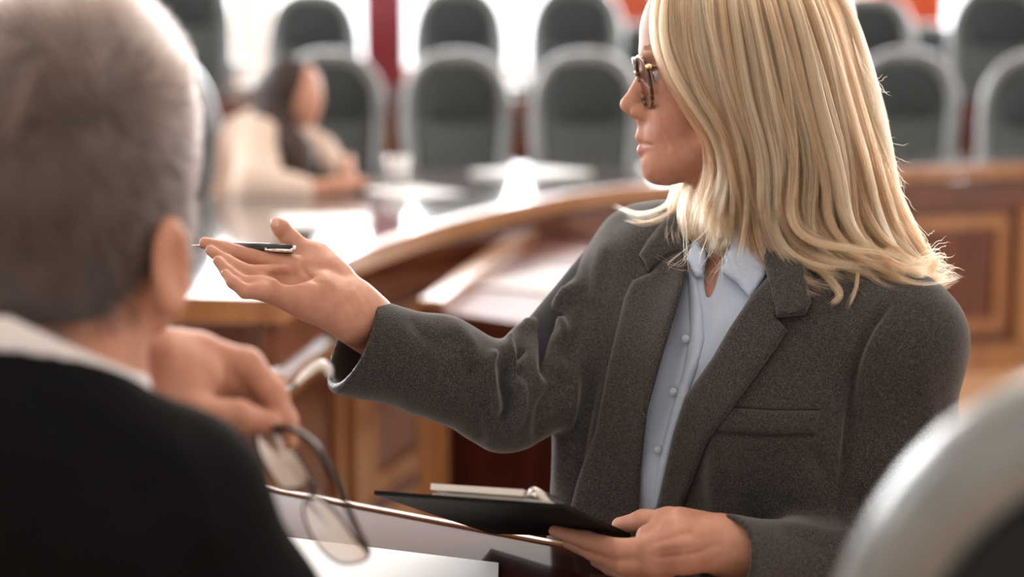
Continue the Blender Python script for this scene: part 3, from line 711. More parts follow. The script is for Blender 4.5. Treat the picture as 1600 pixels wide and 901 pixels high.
fc = v[q].mean(1); L_ = (fc - np.array(O)) @ HR; z_ = np.zeros(len(q), int)
nh = len(HD[1])
def inl(c, r): return (((L_ - np.array(c)) / np.array(r)) ** 2).sum(1) < 1
z_[inl((.080, -.0640, 0), (.012, .0036, .020))] = 1; z_[inl((.080, -.0762, 0), (.012, .0062, .020))] = 1
for s in (-1, 1):
    z_[inl((.070, .0035, s * .0305), (.0068, .0068, .0125))] = 2; z_[inl((.0755, .0035, s * .0300), (.0042, .0056, .0058))] = 3
    z_[inl((.0735, .0120, s * .031), (.010, .0030, .014))] = 4; z_[inl((.076, .034, s * .028), (.010, .0032, .016))] = 5
def near(c, r): return np.linalg.norm(fc - np.array(c), axis=1) < r
z_[near(P(428, 345, 1.790), .0062)] = 6
z_[nh + len(wh[1]) + len(lh[1]):] = 7
body = npmesh('body', v, q, ['skin', 'lip', 'eye', 'iris', 'lining', 'underhair', 'nail', 'trousers'], wroot, z_)
# ---- shirt
S = Sdf(LO, HI, .0035); torso(S, .004); S.cone(P(1175, 388, 1.892), P(1150, 440, 1.87), .058, .066, .03)
S.carve([(1100, 370), (1104, 400), (1100, 430), (1104, 474), (1116, 452), (1125, 418), (1135, 395), (1150, 370)], 1.88)
S.chain(PP((1075, 600, 1.87), (1050, 720, 1.875), (1040, 900, 1.89)), [.03, .035, .04], .05)
SH = S.mesh(2)
SH = folds(SH, [([(1090, 470), (1085, 560), (1050, 680), (1020, 800)], .003, 7), ([(1060, 520), (1040, 600), (1015, 700)], -.003, 12), ([(1130, 480), (1110, 540), (1070, 600)], .003, 12)])
shirt = npmesh('shirt', *SH, 'shirt', wroot); SB = bvh(SH)
patch('shirt_placket', SB, [(1088, 432), (1097, 480), (1100, 530), (1090, 572), (1068, 640), (1050, 700), (1035, 790), (1018, 800), (1028, 720), (1046, 650), (1068, 575), (1078, 520), (1076, 470), (1074, 425)], 'shirt', shirt, .003, 4, 6)
for bx_, by_ in ((1056, 612), (1031, 702), (1076, 530)):
    r = SB.ray_cast(Vector(CAMP), (P(bx_, by_, 1) - Vector(CAMP)).normalized()); c = r[0] + r[1] * .0045
    if r[1].dot(Vector(CAMP) - c) < 0: c = r[0] - r[1] * .0045
    b = MB(); up = (Vector(CAMP) - c).normalized(); b.tube([c - up * .001, c + up * .0010], [.0048, .0044], 16); b.build('shirt_button', 'button', shirt, True)
# ---- blazer
def jacket_base(S):
    torso(S, .020)
    # right front panel hanging open
    S.chain(PP((1010, 440, 1.93), (950, 600, 1.92), (928, 900, 1.91)), [.060, .052, .058], .05)
    S.cone(mid + Vector((0, 0, -.5)), mid + Vector((0, 0, -.62)), .14, .15, .03, (lat, .66))
    S.ell(P(1405, 525, 1.765), (.058, .056, .050), None, .03)
    return S
S = Sdf(LO, HI, .0035); jacket_base(S); BASE = S.mesh(3); JB = bvh(BASE)
S = Sdf(LO, HI, .003); jacket_base(S)
S.chain([P(1005, 405, 1.98), P(900, 560, 1.92), EL_R], [.060, .062, .054], .015)
S.chain([EL_R, P(690, 575, 1.835), P(548, 536, 1.785)], [.054, .0515, .0535], .02)
S.chain([P(1408, 540, 1.755), P(1408, 700, 1.77), EL_L], [.058, .054, .054], .03)
S.chain([EL_L, P(1270, 885, 1.735), P(1120, 872, 1.655)], [.054, .044, .043], .02)
# cuffs: cut flat and hollow
cn = (P(515, 512, 1.775) - P(640, 566, 1.81)); S.half(P(549, 536, 1.785), cn + Vector((0, 0, 0)), np.array(P(549, 536, 1.785)) - .15, np.array(P(549, 536, 1.785)) + .12)
S.cone(P(690, 576, 1.833), P(500, 518, 1.772), .034, .0510, .002, op='s')
cl = P(1134, 858, 1.66); S.half(cl, P(1020, 848, 1.61) - P(1180, 868, 1.68), np.array(cl) - [.10, .10, .07], np.array(cl) + [.07, .1, .08])
S.cone(P(1210, 880, 1.70), P(1100, 868, 1.645), .034, .039, .002, op='s')
S.carve([(1080, 290), (1074, 360), (1050, 430), (1045, 500), (1015, 600), (1002, 700), (994, 830), (990, 1000), (1020, 1000), (1032, 800), (1052, 730), (1085, 640), (1130, 560), (1165, 500), (1200, 440), (1215, 380), (1200, 290)], 1.86)
JK = S.mesh(2); del S
JK = folds(JK, [
    # right sleeve bends
    ([(880, 480), (862, 500), (850, 520), (852, 560), (862, 600)], -.016, 9), ([(905, 440), (880, 470), (868, 492), (880, 515), (872, 540)], .012, 9),
    ([(845, 500), (820, 512), (795, 535), (800, 560), (815, 580)], .013, 9), ([(820, 540), (808, 560), (815, 590)], -.010, 6),
    ([(775, 545), (764, 570), (772, 610), (780, 650)], .012, 9), ([(792, 560), (786, 600), (790, 640), (780, 665)], -.014, 8), ([(810, 590), (815, 630), (800, 670)], .008, 9),
    ([(745, 560), (735, 600), (745, 660), (750, 700)], -.005, 12), ([(700, 500), (735, 540), (750, 580)], .005, 14), ([(640, 490), (660, 520), (700, 545)], -.003, 12),
    ([(870, 600), (845, 640), (840, 700)], -.006, 10), ([(925, 420), (905, 520), (880, 620)], -.005, 12), ([(950, 370), (930, 430), (915, 480)], .004, 12), ([(860, 560), (890, 600), (880, 680)], .006, 14),
    # front panel drapes
    ([(905, 540), (885, 650), (872, 790)], .006, 12), ([(935, 560), (915, 660), (895, 790)], -.007, 8), ([(960, 620), (945, 700), (935, 800)], .005, 14), ([(975, 600), (955, 700), (952, 800)], -.004, 6),
    # left side
    ([(1392, 470), (1362, 510), (1335, 580), (1325, 680), (1310, 800)], -.008, 7), ([(1380, 500), (1352, 570), (1345, 680)], .004, 14), ([(1120, 690), (1115, 760), (1118, 810)], .004, 14),
    ([(1200, 700), (1190, 800)], -.003, 18), ([(1440, 560), (1450, 680), (1440, 800)], .003, 16), ([(1330, 760), (1370, 830), (1440, 860)], -.010, 12), ([(1220, 815), (1290, 838), (1340, 835)], .004, 12), ([(1260, 700), (1300, 760), (1310, 820)], -.004, 16),
], noise=.0007)
fc = JK[0][JK[1]].mean(1); fn = np.cross(JK[0][JK[1][:, 2]] - JK[0][JK[1][:, 0]], JK[0][JK[1][:, 3]] - JK[0][JK[1][:, 1]])
ax0 = np.array(P(690, 576, 1.833)); ax1 = np.array(P(500, 518, 1.772)); ad = (ax1 - ax0) / np.linalg.norm(ax1 - ax0); rr_ = fc - ax0; al = rr_ @ ad; rv = rr_ - al[:, None] * ad
inner = (al > -.03) & (al < .16) & (np.linalg.norm(rv, axis=1) < .053) & ((fn * rv).sum(1) < 0)
jacket = npmesh('blazer', *JK, ['wool', 'lining'], wroot, inner.astype(int)); JF = bvh(JK)

# lapels, collars, pocket
def rl(vv): return .005 * np.exp(-(((vv[:, 0] - (1072 - (vv[:, 1] - 420) * .19)) / 30) ** 2))
patch('lapel', JB, [(1062, 392), (1076, 408), (1070, 440), (1052, 500), (1034, 560), (1012, 640), (1001, 740), (996, 850), (884, 850), (892, 790), (902, 750), (931, 670), (950, 570), (964, 512), (975, 465), (988, 438), (1016, 426), (1035, 405)], 'wool', jacket, .006, 6, 6, .003, roll=rl)
patch('collar', JB, [(1048, 330), (1078, 330), (1082, 372), (1076, 404), (1062, 394), (1036, 406), (1012, 426), (1008, 412), (998, 398), (1012, 374), (1030, 352)], 'wool', jacket, .008, 5, 6, .004)
patch('lapel', JB, [(1205, 425), (1172, 464), (1140, 512), (1112, 560), (1070, 620), (1052, 676), (1040, 730), (1026, 790), (1018, 850), (1052, 850), (1062, 797), (1080, 755), (1105, 690), (1150, 630), (1192, 572), (1215, 540), (1230, 516), (1213, 496), (1222, 470)], 'wool', jacket, .007, 6, 6, .004, roll=rl)
patch('collar', JB, [(1196, 340), (1250, 380), (1268, 472), (1258, 492), (1214, 496), (1206, 470), (1200, 440), (1192, 400)], 'wool', jacket, .011, 6, 6, .006)
patch('pocket_welt', JF, [(1143, 637), (1210, 641), (1281, 641), (1276, 676), (1200, 677), (1121, 672)], 'wool', jacket, .0028, 3, 5, .0012)
for ln, w in (([(1142, 635), (1210, 639), (1281, 639)], .0012), ([(1121, 674), (1200, 679), (1272, 677)], .0014)):
    pts = []
    for x, y in catmull([(a, b, 0) for a, b in ln], 24)[:, :2]:
        r = JF.ray_cast(Vector(CAMP), (P(x, y, 1) - Vector(CAMP)).normalized())
        if r[0] is not None: pts.append(r[0] + (Vector(CAMP) - r[0]).normalized() * .001)
    MB().tube(pts, w, 6).build('pocket_seam', 'seam', jacket, True)
# shirt collar wings
patch('shirt_collar', SB, [(1078, 348), (1090, 350), (1094, 385), (1106, 392), (1108, 430), (1088, 434), (1072, 410), (1075, 385)], 'shirt', shirt, .006, 4, 5, .006)
patch('shirt_collar', SB, [(1128, 372), (1160, 362), (1196, 360), (1205, 400), (1196, 432), (1173, 466), (1150, 440), (1128, 424), (1118, 400)], 'shirt', shirt, .007, 4, 5, .010)

# ---- eyeglasses she wears
gl = empty('x'); bpy.data.objects.remove(gl)
m = MB()
def rim(w0, us=.0):
    pts = []
    for i in range(40):
        a = i * 2 * math.pi / 40; ca, sa = math.cos(a), math.sin(a)
        ww = .0255 * math.copysign(abs(ca) ** .72, ca); vv = .0245 * math.copysign(abs(sa) ** .72, sa)
        v_ = -.003 + vv * 1.1; pts.append(H(.0872 + v_ * .20 - abs(w0 + ww) ** 2 * 1.9, v_, w0 + ww))
    return pts
for s in (-1, 1): m.tube(rim(s * .032), .0021, 8, closed=True)
m.tube([H(.088, .006, -.009), H(.0905, .009, 0), H(.088, .006, .009)], .002, 8)
eg = m.build('eyeglasses', 'tortoise', wroot, True)
for s in (-1, 1):
    r_ = rim(s * .032); me = pym('lens', [sum(r_, Vector()) / 40] + r_, [(0, i + 1, (i + 1) % 40 + 1) for i in range(40)]); link('lens', me, 'lens', eg)
    MB().tube([H(.0835, .012, s * .0580), H(.078, .012, s * .066), H(.04, .010, s * .072), H(-.005, .008, s * .076), H(-.03, -.02, s * .078)], .0024, 8).build('temple', 'tortoise', eg, True)
    MB().tube([H(.0840, .013, s * .0600), H(.078, .0125, s * .0655)], .0030, 8).build('hinge', 'gold', eg, True)

m = MB()
for i in range(16):
    w_ = .018 + .026 * i / 15; u_ = .0755 - ((w_ - .030) ** 2) * 22
    m.tube([H(u_, .0105, w_), H(u_ + .004, .0108, w_ * 1.02), H(u_ + .0075, .0140, w_ * 1.05)], [.0005, .0004, .0001], 5)
m.build('eyelashes', 'lining', wroot, True)
# ---- hair
mx = lambda l: [np.array(P(*p)) for p in l]
S = Sdf(np.array(O) - [.16, .16, .26], np.array(O) + [.24, .18, .18], .003)
S.ell(H(-.014, .048), (.096, .092, .078), HR, .01); S.ell(H(-.03, -.03, -.0), (.078, .10, .068), HR, .03)
S.chain(PP((1240, 130, 1.88), (1260, 260, 1.885), (1270, 360, 1.88)), [.075, .068, .045], .03)
S.ell(H(.05, .0, 0), (.022, .06, .06), HR, .01, 's'); S.half(H(.055, .0), U)
uh = S.mesh(1)
T = [  # camera-side guides, front to back: (x, y, depth)
 [(1052, -70, 1.852), (1036, -10, 1.80), (1030, 50, 1.786), (1048, 112, 1.776), (1088, 172, 1.774), (1120, 222, 1.780), (1128, 275, 1.790), (1112, 330, 1.80), (1092, 385, 1.80)],
 [(1075, -78, 1.86), (1066, -10, 1.79), (1070, 60, 1.776), (1088, 130, 1.768), (1124, 200, 1.770), (1144, 280, 1.78), (1124, 345, 1.79), (1118, 398, 1.80)],
 [(1105, -82, 1.86), (1104, -10, 1.785), (1112, 60, 1.766), (1128, 140, 1.760), (1155, 225, 1.762), (1166, 300, 1.772), (1156, 360, 1.785), (1140, 400, 1.795)],
 [(1140, -84, 1.86), (1146, -10, 1.782), (1160, 70, 1.762), (1178, 165, 1.756), (1200, 250, 1.758), (1192, 325, 1.762), (1205, 392, 1.768), (1248, 440, 1.762), (1306, 470, 1.745)],
 [(1175, -82, 1.86), (1190, -10, 1.784), (1210, 70, 1.764), (1230, 165, 1.758), (1246, 260, 1.758), (1240, 335, 1.760), (1268, 378, 1.755), (1330, 400, 1.74), (1395, 415, 1.73)],
 [(1210, -75, 1.865), (1236, -8, 1.792), (1262, 75, 1.772), (1286, 180, 1.764), (1304, 270, 1.764), (1304, 340, 1.764), (1328, 392, 1.752), (1380, 432, 1.735), (1440, 440, 1.735)],
 [(1245, -60, 1.87), (1278, 0, 1.81), (1304, 85, 1.79), (1330, 190, 1.782), (1354, 280, 1.782), (1372, 350, 1.782), (1402, 402, 1.77), (1445, 432, 1.76), (1478, 420, 1.755)],
 [(1268, -45, 1.88), (1304, 15, 1.85), (1330, 100, 1.835), (1352, 195, 1.826), (1380, 285, 1.822), (1408, 355, 1.82), (1436, 402, 1.81), (1466, 425, 1.80), (1500, 408, 1.79)],
]
NT = 9; TT = []
for g_ in T:
    c = catmull(g_, 14); TT.append(c)
TT = np.array(TT); Ss = []; To = []
def drape(g_, gap=.006):
    g_ = g_.copy()
    for a_ in g_:
        if a_[1] > 300:
            r = JF.ray_cast(Vector(CAMP), (P(a_[0], a_[1], 1) - Vector(CAMP)).normalized())
            if r[0] is not None: a_[2] = min(a_[2], proj(np.array(r[0]))[2] - gap)
    return g_
def tguide(f):
    f = min(max(f, 0), len(T) - 1 - 1e-6); i = int(f); a = f - i; return TT[i] * (1 - a) + TT[i + 1] * a
for layer, (cnt, dz, rr, n_) in enumerate([(40, .014, .013, 130), (50, .003, .0072, 120), (34, -.004, .0048, 85)]):
    for i in range(cnt):
        f = (i + rng.uniform(.1, .9)) / cnt * (len(T) - 1.0); g_ = tguide(f).copy()
        k = np.linspace(0, 1, 14)[:, None]
        jit = rng.normal(size=2) * [9, 5]; g_[:, 0] += (k[:, 0] ** 1.5) * jit[0] + 8 * np.sin(k[:, 0] * rng.uniform(5, 9) + rng.uniform(0, 6)) * k[:, 0]
        L0 = rng.uniform(.86, 1.02) if layer else rng.uniform(.8, .98)
        g_ = np.array([[np.interp(x * L0, np.linspace(0, 1, 14), g_[:, j]) for j in range(3)] for x in np.linspace(0, 1, 14)])
        g_[:, 2] += dz + rng.normal() * .002
        g_ = drape(g_, .006 + .0045 * layer)
        s_, t_ = lock(mx(g_), n_, rr * .8, rr * 1.15, rr * .45, wave=(.015 * rng.uniform(.3, 1), rng.uniform(5, 9), rng.uniform(0, 6)), tone=(rng.uniform(0, .3), rng.uniform(.25, .85), rng.uniform(.4, .95))[layer], frizz=.0010)
        Ss.append(s_); To.append(t_)
def extra(l, n, r0, r1, r2, tone=.6, fr=.0012, w=0): 
    s_, t_ = lock(mx(drape(np.array(l, float))), n, r0, r1, r2, wave=(w, 7, 1), tone=tone, frizz=fr); Ss.append(s_); To.append(t_)
# far side and back of the head
for i in range(26):
    f = i / 25; x0 = 1060 + 200 * f
    extra([(x0, -75, 1.875), (x0 - 10 + 60 * f, -20, 1.935), (x0 + 70 * f, 80, 1.96), (x0 + 20 + 80 * f, 200, 1.962), (x0 + 5 + 110 * f, 300, 1.945), (x0 - 5 + 140 * f, 370 + 20 * f, 1.93), (x0 + 20 + 150 * f, 400 + 20 * f, 1.92)], 110, .012, .016, .008)
for i in range(16):
    f = i / 15; extra([(1268, -45, 1.88), (1318, 20, 1.86 + .06 * f), (1348, 110, 1.84 + .09 * f), (1372, 215, 1.83 + .10 * f), (1395 - 20 * f, 310, 1.83 + .09 * f), (1425 - 30 * f, 380, 1.82 + .08 * f), (1452 - 60 * f, 425 + rng.uniform(-8, 8), 1.81 + .07 * f)], 120, .010, .014, .007)
# glowing locks under the jaw, and wisps
for (a, r) in (([(1080, 250, 1.93), (1055, 290, 1.925), (1040, 322, 1.91), (1000, 334, 1.89), (957, 322, 1.88)], .0042), ([(1085, 255, 1.93), (1062, 300, 1.92), (1052, 330, 1.90), (1010, 347, 1.885), (975, 340, 1.88)], .0036),
               ([(1088, 260, 1.93), (1062, 300, 1.92), (1050, 335, 1.91), (1050, 365, 1.89), (1035, 385, 1.87)], .005), ([(1096, 260, 1.88), (1080, 305, 1.86), (1074, 345, 1.845), (1090, 388, 1.835)], .013),
               ([(1112, 270, 1.85), (1102, 325, 1.84), (1100, 370, 1.835), (1122, 402, 1.83)], .014), ([(1150, 290, 1.84), (1140, 340, 1.835), (1132, 380, 1.825), (1116, 402, 1.825)], .013)): extra(a, int(26 + 19000 * max(0, r - .0042)), r, r, r * .6, .6)
extra([(1330, 380, 1.76), (1340, 420, 1.745), (1338, 450, 1.74), (1324, 484, 1.738)], 40, .003, .002, .001, .8)
extra([(1262, 400, 1.765), (1300, 440, 1.755), (1312, 462, 1.75), (1296, 476, 1.745)], 90, .006, .005, .002, .7)
extra([(1380, 395, 1.76), (1430, 430, 1.76), (1452, 425, 1.76), (1468, 398, 1.76)], 120, .008, .006, .003, .85)
for i in range(70):     # flyaways at the back and tips
    y = rng.uniform(90, 400); x = np.interp(y, [90, 200, 300, 400], [1342, 1368, 1400, 1450]); a = rng.uniform(10, 42); b = rng.uniform(-20, 40)
    extra([(x - 12, y - 40, 1.83), (x + 2, y - 5, 1.825), (x + a * .6, y + 20 + b * .3, 1.82), (x + a, y + 20 + b, 1.82)], 1, 0, 0, 0, .75, .004, .003)
for i in range(22):
    a = rng.uniform(-.9, .7); r = rng.uniform(15, 70); extra([(1395, 400, 1.78), (1430, 412 + a * 10, 1.77), (1455 + r * .3, 412 + a * 30, 1.77), (1460 + r * math.cos(a) * .7, 408 + r * math.sin(a), 1.77)], 2, .003, .003, .002, .8, .005, .004)
for i in range(40):
    x = rng.uniform(1060, 1330); extra([(x, 300, 1.80), (x + rng.normal() * 10, 350, 1.79), (x + rng.normal() * 25, 400 + rng.uniform(-20, 20), 1.78), (x + rng.normal() * 30, 430 + rng.uniform(-30, 40), 1.77)], 2, .003, .003, .003, .7, .002, .004)
SA = np.vstack(Ss); TO = np.concatenate(To)
hair = strands('hair', SA, .00017, TO, 'blonde', wroot); print('strands', SA.shape)
npmesh('hair_underlayer', *uh, 'underhair', hair)

# ---- pen on her palm
pa, pb = P(299, 383, 1.797), P(462, 389, 1.776); d = (pb - pa)
pn = empty('pen', tuple((pa + pb) / 2)); tag(pn, 'black ballpoint pen with silver clip held across the woman\'s open palm', 'pen')
at = lambda f: pa + d * f
MB().tube([at(0), at(.06), at(.10)], [.0006, .0012, .0026], 14).build('pen_tip', 'metal', pn, True)
MB().tube([at(.10), at(.2), at(.40)], [.0032, .0046, .0051], 18).build('lower_barrel', 'blackplastic', pn, True)
MB().tube([at(.40), at(.412)], .0053, 18).build('ring', 'metal', pn, True)
MB().tube([at(.412), at(.97)], [.0052, .0050], 18).build('upper_barrel', 'blackplastic', pn, True)
MB().tube([at(.97), at(1.0)], .0035, 14).build('push_button', 'metal', pn, True)
up = (Vector(CAMP) - at(.8)).normalized(); cl_ = MB(); cl_.tube([at(.72) + up * .0058 - Vector((0, 0, .002)), at(.97) + up * .0058 - Vector((0, 0, .002))], .0020, 8); cl_.tube([at(.72) + up * .0058 - Vector((0, 0, .002)), at(.72) + up * .002], .002, 8); cl_.tube([at(.96) + up * .0058 - Vector((0, 0, .002)), at(.96) + up * .002], .002, 8); cl_.build('clip', 'metal', pn, True)

# ---- clipboard
a, e_, b, c = P(585, 766, 1.64), P(884, 787, 1.56), P(986, 834, 1.74), P(768, 828, 1.82)
nrm = (e_ - a).cross(c - a).normalized(); nrm = nrm if nrm.z > 0 else -nrm
cb = empty('clipboard', tuple((a + b) / 2)); tag(cb, 'black clipboard held level in the blonde woman\'s left hand', 'clipboard')
MB().slab([a, e_, b, c], -nrm * .004).build('board', 'board', cb)
def on(s_, t_, h=0): return a.lerp(e_, s_).lerp(c.lerp(b, s_), t_) + nrm * h
MB().slab([on(.30, .02, .0005), on(.90, .02, .0005), on(.90, .95, .0005), on(.30, .95, .0005)], nrm * .0016).build('paper', 'paper', cb)
MB().slab([on(.30, -.004, .0045), on(.78, -.004, .0045), on(.78, .09, .0045), on(.30, .09, .0045)], nrm * .006).build('paper_fold', 'paper', cb)
m = MB(); m.slab([on(.775, .02, .004), on(.86, .02, .004), on(.86, .35, .004), on(.775, .35, .004)], nrm * .005); m.tube([on(.82, .02, .010), on(.82, .35, .010)], .0045, 12); m.tube([on(.80, -.005, .004), on(.84, -.005, .012), on(.87, -.005, .004)], .0016, 8); m.build('clip', 'metal', cb, True)

# ================================================================== THE OLDER MAN
mr = empty('person', (-.34, 1.15, 0)); tag(mr, 'grey-haired man seen from behind in black jacket, holding folded glasses', 'person')
MH = P(112, 250, 1.19); mu = Vector((.30, .954, 0)).normalized(); mw = Vector((.954, -.30, 0)); mR = np.array([[mu.x, 0, mw.x], [mu.y, 0, mw.y], [0, 1, 0]])
def HM(u, v, w=0): return MH + mu * u + mw * w + Vector((0, 0, v))
S = Sdf(np.array(MH) - [.16, .16, .30], np.array(MH) + [.18, .20, .16], .0025)
S.ell(HM(0, .015), (.096, .100, .080), mR, .01); S.ell(HM(.045, -.04), (.05, .095, .062), mR, .02); S.ell(HM(.06, -.10), (.035, .03, .035), mR, .02)
S.cone(HM(.06, -.11, -.02), HM(.01, -.085, -.06), .02, .022, .02); S.cone(HM(.06, -.11, .02), HM(.01, -.085, .06), .02, .022, .02)
S.cone(HM(.085, .0), HM(.105, -.04), .010, .013, .01); S.cone(HM(.07, .02, -.03), HM(.07, .02, .03), .016, .016, .01)
S.cone(HM(-.025, -.06), HM(-.045, -.21), .062, .068, .03)
ear = P(268, 412, 1.165); er = np.array([[.45, 0, .89], [.89, 0, -.45], [0, 1, 0]])
for s in (1,):
    S.ell(ear, (.019, .034, .007), er, .006); S.ell(ear + Vector((0, 0, -.026)) , (.010, .012, .006), er, .006); S.ell(ear + mw * .006, (.010, .020, .006), er, .004, 's')
S.ell(HM(.0, -.045, -.083), (.019, .034, .007), mR, .006)
HDm = S.mesh(1)
# hand holding the glasses
mh = hand((-.45, 1.10, .88), (-.13, 1.55, 1.22), [
    dict(p=PP((150, 660, 1.28), (215, 606, 1.30), (235, 596, 1.30)), r=[.034, .030, .030], k=.02),
    dict(p=PP((235, 592, 1.30), (275, 566, 1.31), (312, 556, 1.315)), r=[.026, .024, .017], k=.014),
    dict(p=PP((230, 612, 1.29), (275, 596, 1.295), (318, 590, 1.30)), r=[.026, .024, .015], k=.014),
    dict(p=PP((228, 625, 1.285), (262, 620, 1.285), (290, 625, 1.285)), r=[.026, .020, .014], k=.014),
    dict(p=PP((310, 552, 1.318), (385, 570, 1.325), (425, 612, 1.325), (446, 660, 1.322), (452, 690, 1.32)), r=[.0155, .0125, .0108, .0090, .0070], k=.006),
    dict(p=PP((315, 580, 1.31), (380, 598, 1.335), (405, 640, 1.345), (398, 672, 1.345)), r=[.0145, .0120, .0105, .0085], k=.004),
    dict(p=PP((310, 600, 1.30), (352, 620, 1.345), (360, 655, 1.355), (345, 668, 1.35)), r=[.0140, .0112, .0100, .0080], k=.004),
    dict(p=PP((235, 630, 1.275), (300, 646, 1.275), (370, 650, 1.29), (418, 660, 1.308)), r=[.022, .0145, .0120, .0095], k=.006),
])
S = Sdf((-.90, .75, 0), (.0, 1.75, 1.12), .01)
mn = HM(-.05, -.25); shR, shL = P(265, 800, 1.13), P(-330, 720, 1.16)
mlat = Vector((shR.x - shL.x, shR.y - shL.y, 0)).normalized(); mf = Vector((-mlat.y, mlat.x, 0))
ch = mn + Vector((0, 0, -.20)); S.cone(ch + Vector((0, 0, -.03)), ch + Vector((0, 0, -.42)), .10, .115, .03, (mlat, .62))
for s in (-1, 1):
    hp = ch + Vector((0, 0, -.42)) + mlat * s * .1; kn = hp + mf * .40; an = Vector((kn.x, kn.y, .09)); S.cone(hp, kn, .085, .06, .03); S.cone(kn, an, .058, .04, .02); S.cone(Vector((an.x, an.y, .04)), Vector((an.x, an.y, .03)) + mf * .15, .04, .032, .02)
BDm = S.mesh(1)
v, q = join(HDm, mh, BDm); z_ = np.zeros(len(q), int); z_[len(HDm[1]) + len(mh[1]):] = 1
bodym = npmesh('body', v, q, ['skin_man', 'trousers'], mr, z_)
# shirt collar band
S = Sdf(np.array(mn) - [.22, .22, .16], np.array(mn) + [.22, .22, .16], .003)
S.cone(HM(-.05, -.10), HM(-.055, -.20), .066, .084, .01); S.cone(HM(-.05, -.07), HM(-.055, -.22), .057, .072, .002, op='s'); S.half(HM(-.10, -.088), Vector((.50, .25, 1)))
npmesh('shirt_collar', *S.mesh(1), 'collar', mr)
# jacket
S = Sdf((-.95, .70, .42), (.02, 1.75, 1.18), .0045)
S.cone(ch + Vector((0, 0, -.05)), ch + Vector((0, 0, -.38)), .140, .155, .03, (mlat, .62))
nk = P(20, 702, 1.135); S.cone(nk, P(250, 790, 1.14), .064, .062, .04); S.cone(nk, shL, .066, .075, .05); S.cone(nk, ch, .06, .10, .06)
S.chain([P(262, 800, 1.14), P(370, 985, 1.18), P(260, 900, 1.24), P(150, 690, 1.27)], [.066, .060, .050, .046], .03); S.chain([shL, shL + Vector((-.03, .05, -.28))], [.075, .06], .03)
S.cone(HM(-.05, -.03), HM(-.055, -.098), .060, .067, .004, op='s'); S.half(P(185, 640, 1.285), P(235, 596, 1.30) - P(150, 660, 1.28), np.array(P(200, 640, 1.3)) - [.06, .12, .06], np.array(P(200, 640, 1.3)) + [.10, .14, .12])
JM = folds(S.mesh(2), [([(60, 620), (150, 700), (200, 850)], -.006, 30), ([(250, 680), (300, 760), (330, 880)], .005, 30), ([(230, 720), (240, 800), (260, 880)], -.005, 22)])
npmesh('jacket', *JM, 'suit', mr)
# hair: short strands combed over the scalp
S = Sdf(np.array(MH) - [.16, .16, .20], np.array(MH) + [.16, .18, .16], .003)
S.ell(HM(-.004, .018), (.100, .104, .0835), mR, .01); S.cone(HM(-.02, -.03), HM(-.035, -.095), .072, .062, .02); S.ell(HM(.012, -.05), (.070, .060, .072), mR, .02)
S.half(HM(.0, -.104), Vector((-.0, 0, -1))); S.half(HM(.055, -.06), mu * 1.0 + Vector((0, 0, -1.0)))
uhm = S.mesh(1)
v, q = uhm; fc = v[q].mean(1); fn = np.cross(v[q[:, 2]] - v[q[:, 0]], v[q[:, 3]] - v[q[:, 1]]); fn /= np.linalg.norm(fn, axis=1)[:, None] + 1e-9
ci_ = rng.choice(len(fc), 15000); r0, n0 = fc[ci_] + rng.normal(size=(15000, 3)) * .0012, fn[ci_]
if ((r0 - np.array(MH)) * n0).sum(1).mean() < 0: n0 = -n0
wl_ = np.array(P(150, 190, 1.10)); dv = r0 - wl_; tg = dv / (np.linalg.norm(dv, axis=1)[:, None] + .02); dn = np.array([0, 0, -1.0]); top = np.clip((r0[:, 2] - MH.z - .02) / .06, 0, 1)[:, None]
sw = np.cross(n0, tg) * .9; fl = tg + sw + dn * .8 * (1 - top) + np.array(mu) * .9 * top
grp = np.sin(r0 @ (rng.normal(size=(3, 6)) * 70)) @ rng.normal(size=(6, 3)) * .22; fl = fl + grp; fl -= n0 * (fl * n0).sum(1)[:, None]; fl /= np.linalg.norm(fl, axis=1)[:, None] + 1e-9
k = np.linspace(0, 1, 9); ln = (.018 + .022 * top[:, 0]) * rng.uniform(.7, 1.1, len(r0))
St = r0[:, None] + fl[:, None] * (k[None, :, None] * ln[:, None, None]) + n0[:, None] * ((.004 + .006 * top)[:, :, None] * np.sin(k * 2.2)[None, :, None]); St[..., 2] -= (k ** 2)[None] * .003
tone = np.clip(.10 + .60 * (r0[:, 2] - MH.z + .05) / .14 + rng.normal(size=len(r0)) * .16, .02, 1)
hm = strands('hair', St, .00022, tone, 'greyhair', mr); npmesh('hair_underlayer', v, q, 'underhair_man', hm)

# ------------------------------------------------------------------ the glasses he holds
hg = empty('eyeglasses', tuple(P(490, 740, 1.32))); tag(hg, 'thin dark-framed eyeglasses dangling from the older man\'s fingers', 'eyeglasses')
def cpath(pts, n=30): return [Vector(p) for p in catmull([P(*a) for a in pts], n)]
l1 = [(398, 668, 1.31), (425, 672, 1.31), (448, 690, 1.315), (470, 720, 1.32), (485, 748, 1.325), (470, 760, 1.325), (442, 763, 1.32), (424, 742, 1.315), (405, 705, 1.31)]
l2 = [(482, 774, 1.33), (500, 776, 1.332), (525, 800, 1.335), (552, 838, 1.34), (576, 866, 1.345), (562, 878, 1.345), (532, 880, 1.34), (505, 862, 1.335), (484, 830, 1.33), (474, 796, 1.33)]
m = MB()
for l in (l1, l2): m.tube([Vector(p) for p in catmull([P(*a) for a in l + [l[0]]], 44)[:-1]], .0011, 8, closed=True)
m.tube(cpath([(482, 750, 1.325), (490, 758, 1.322), (488, 770, 1.325), (484, 776, 1.33)], 10), .0022, 8); fr_ = m.build('frame', 'blackplastic', hg, True)
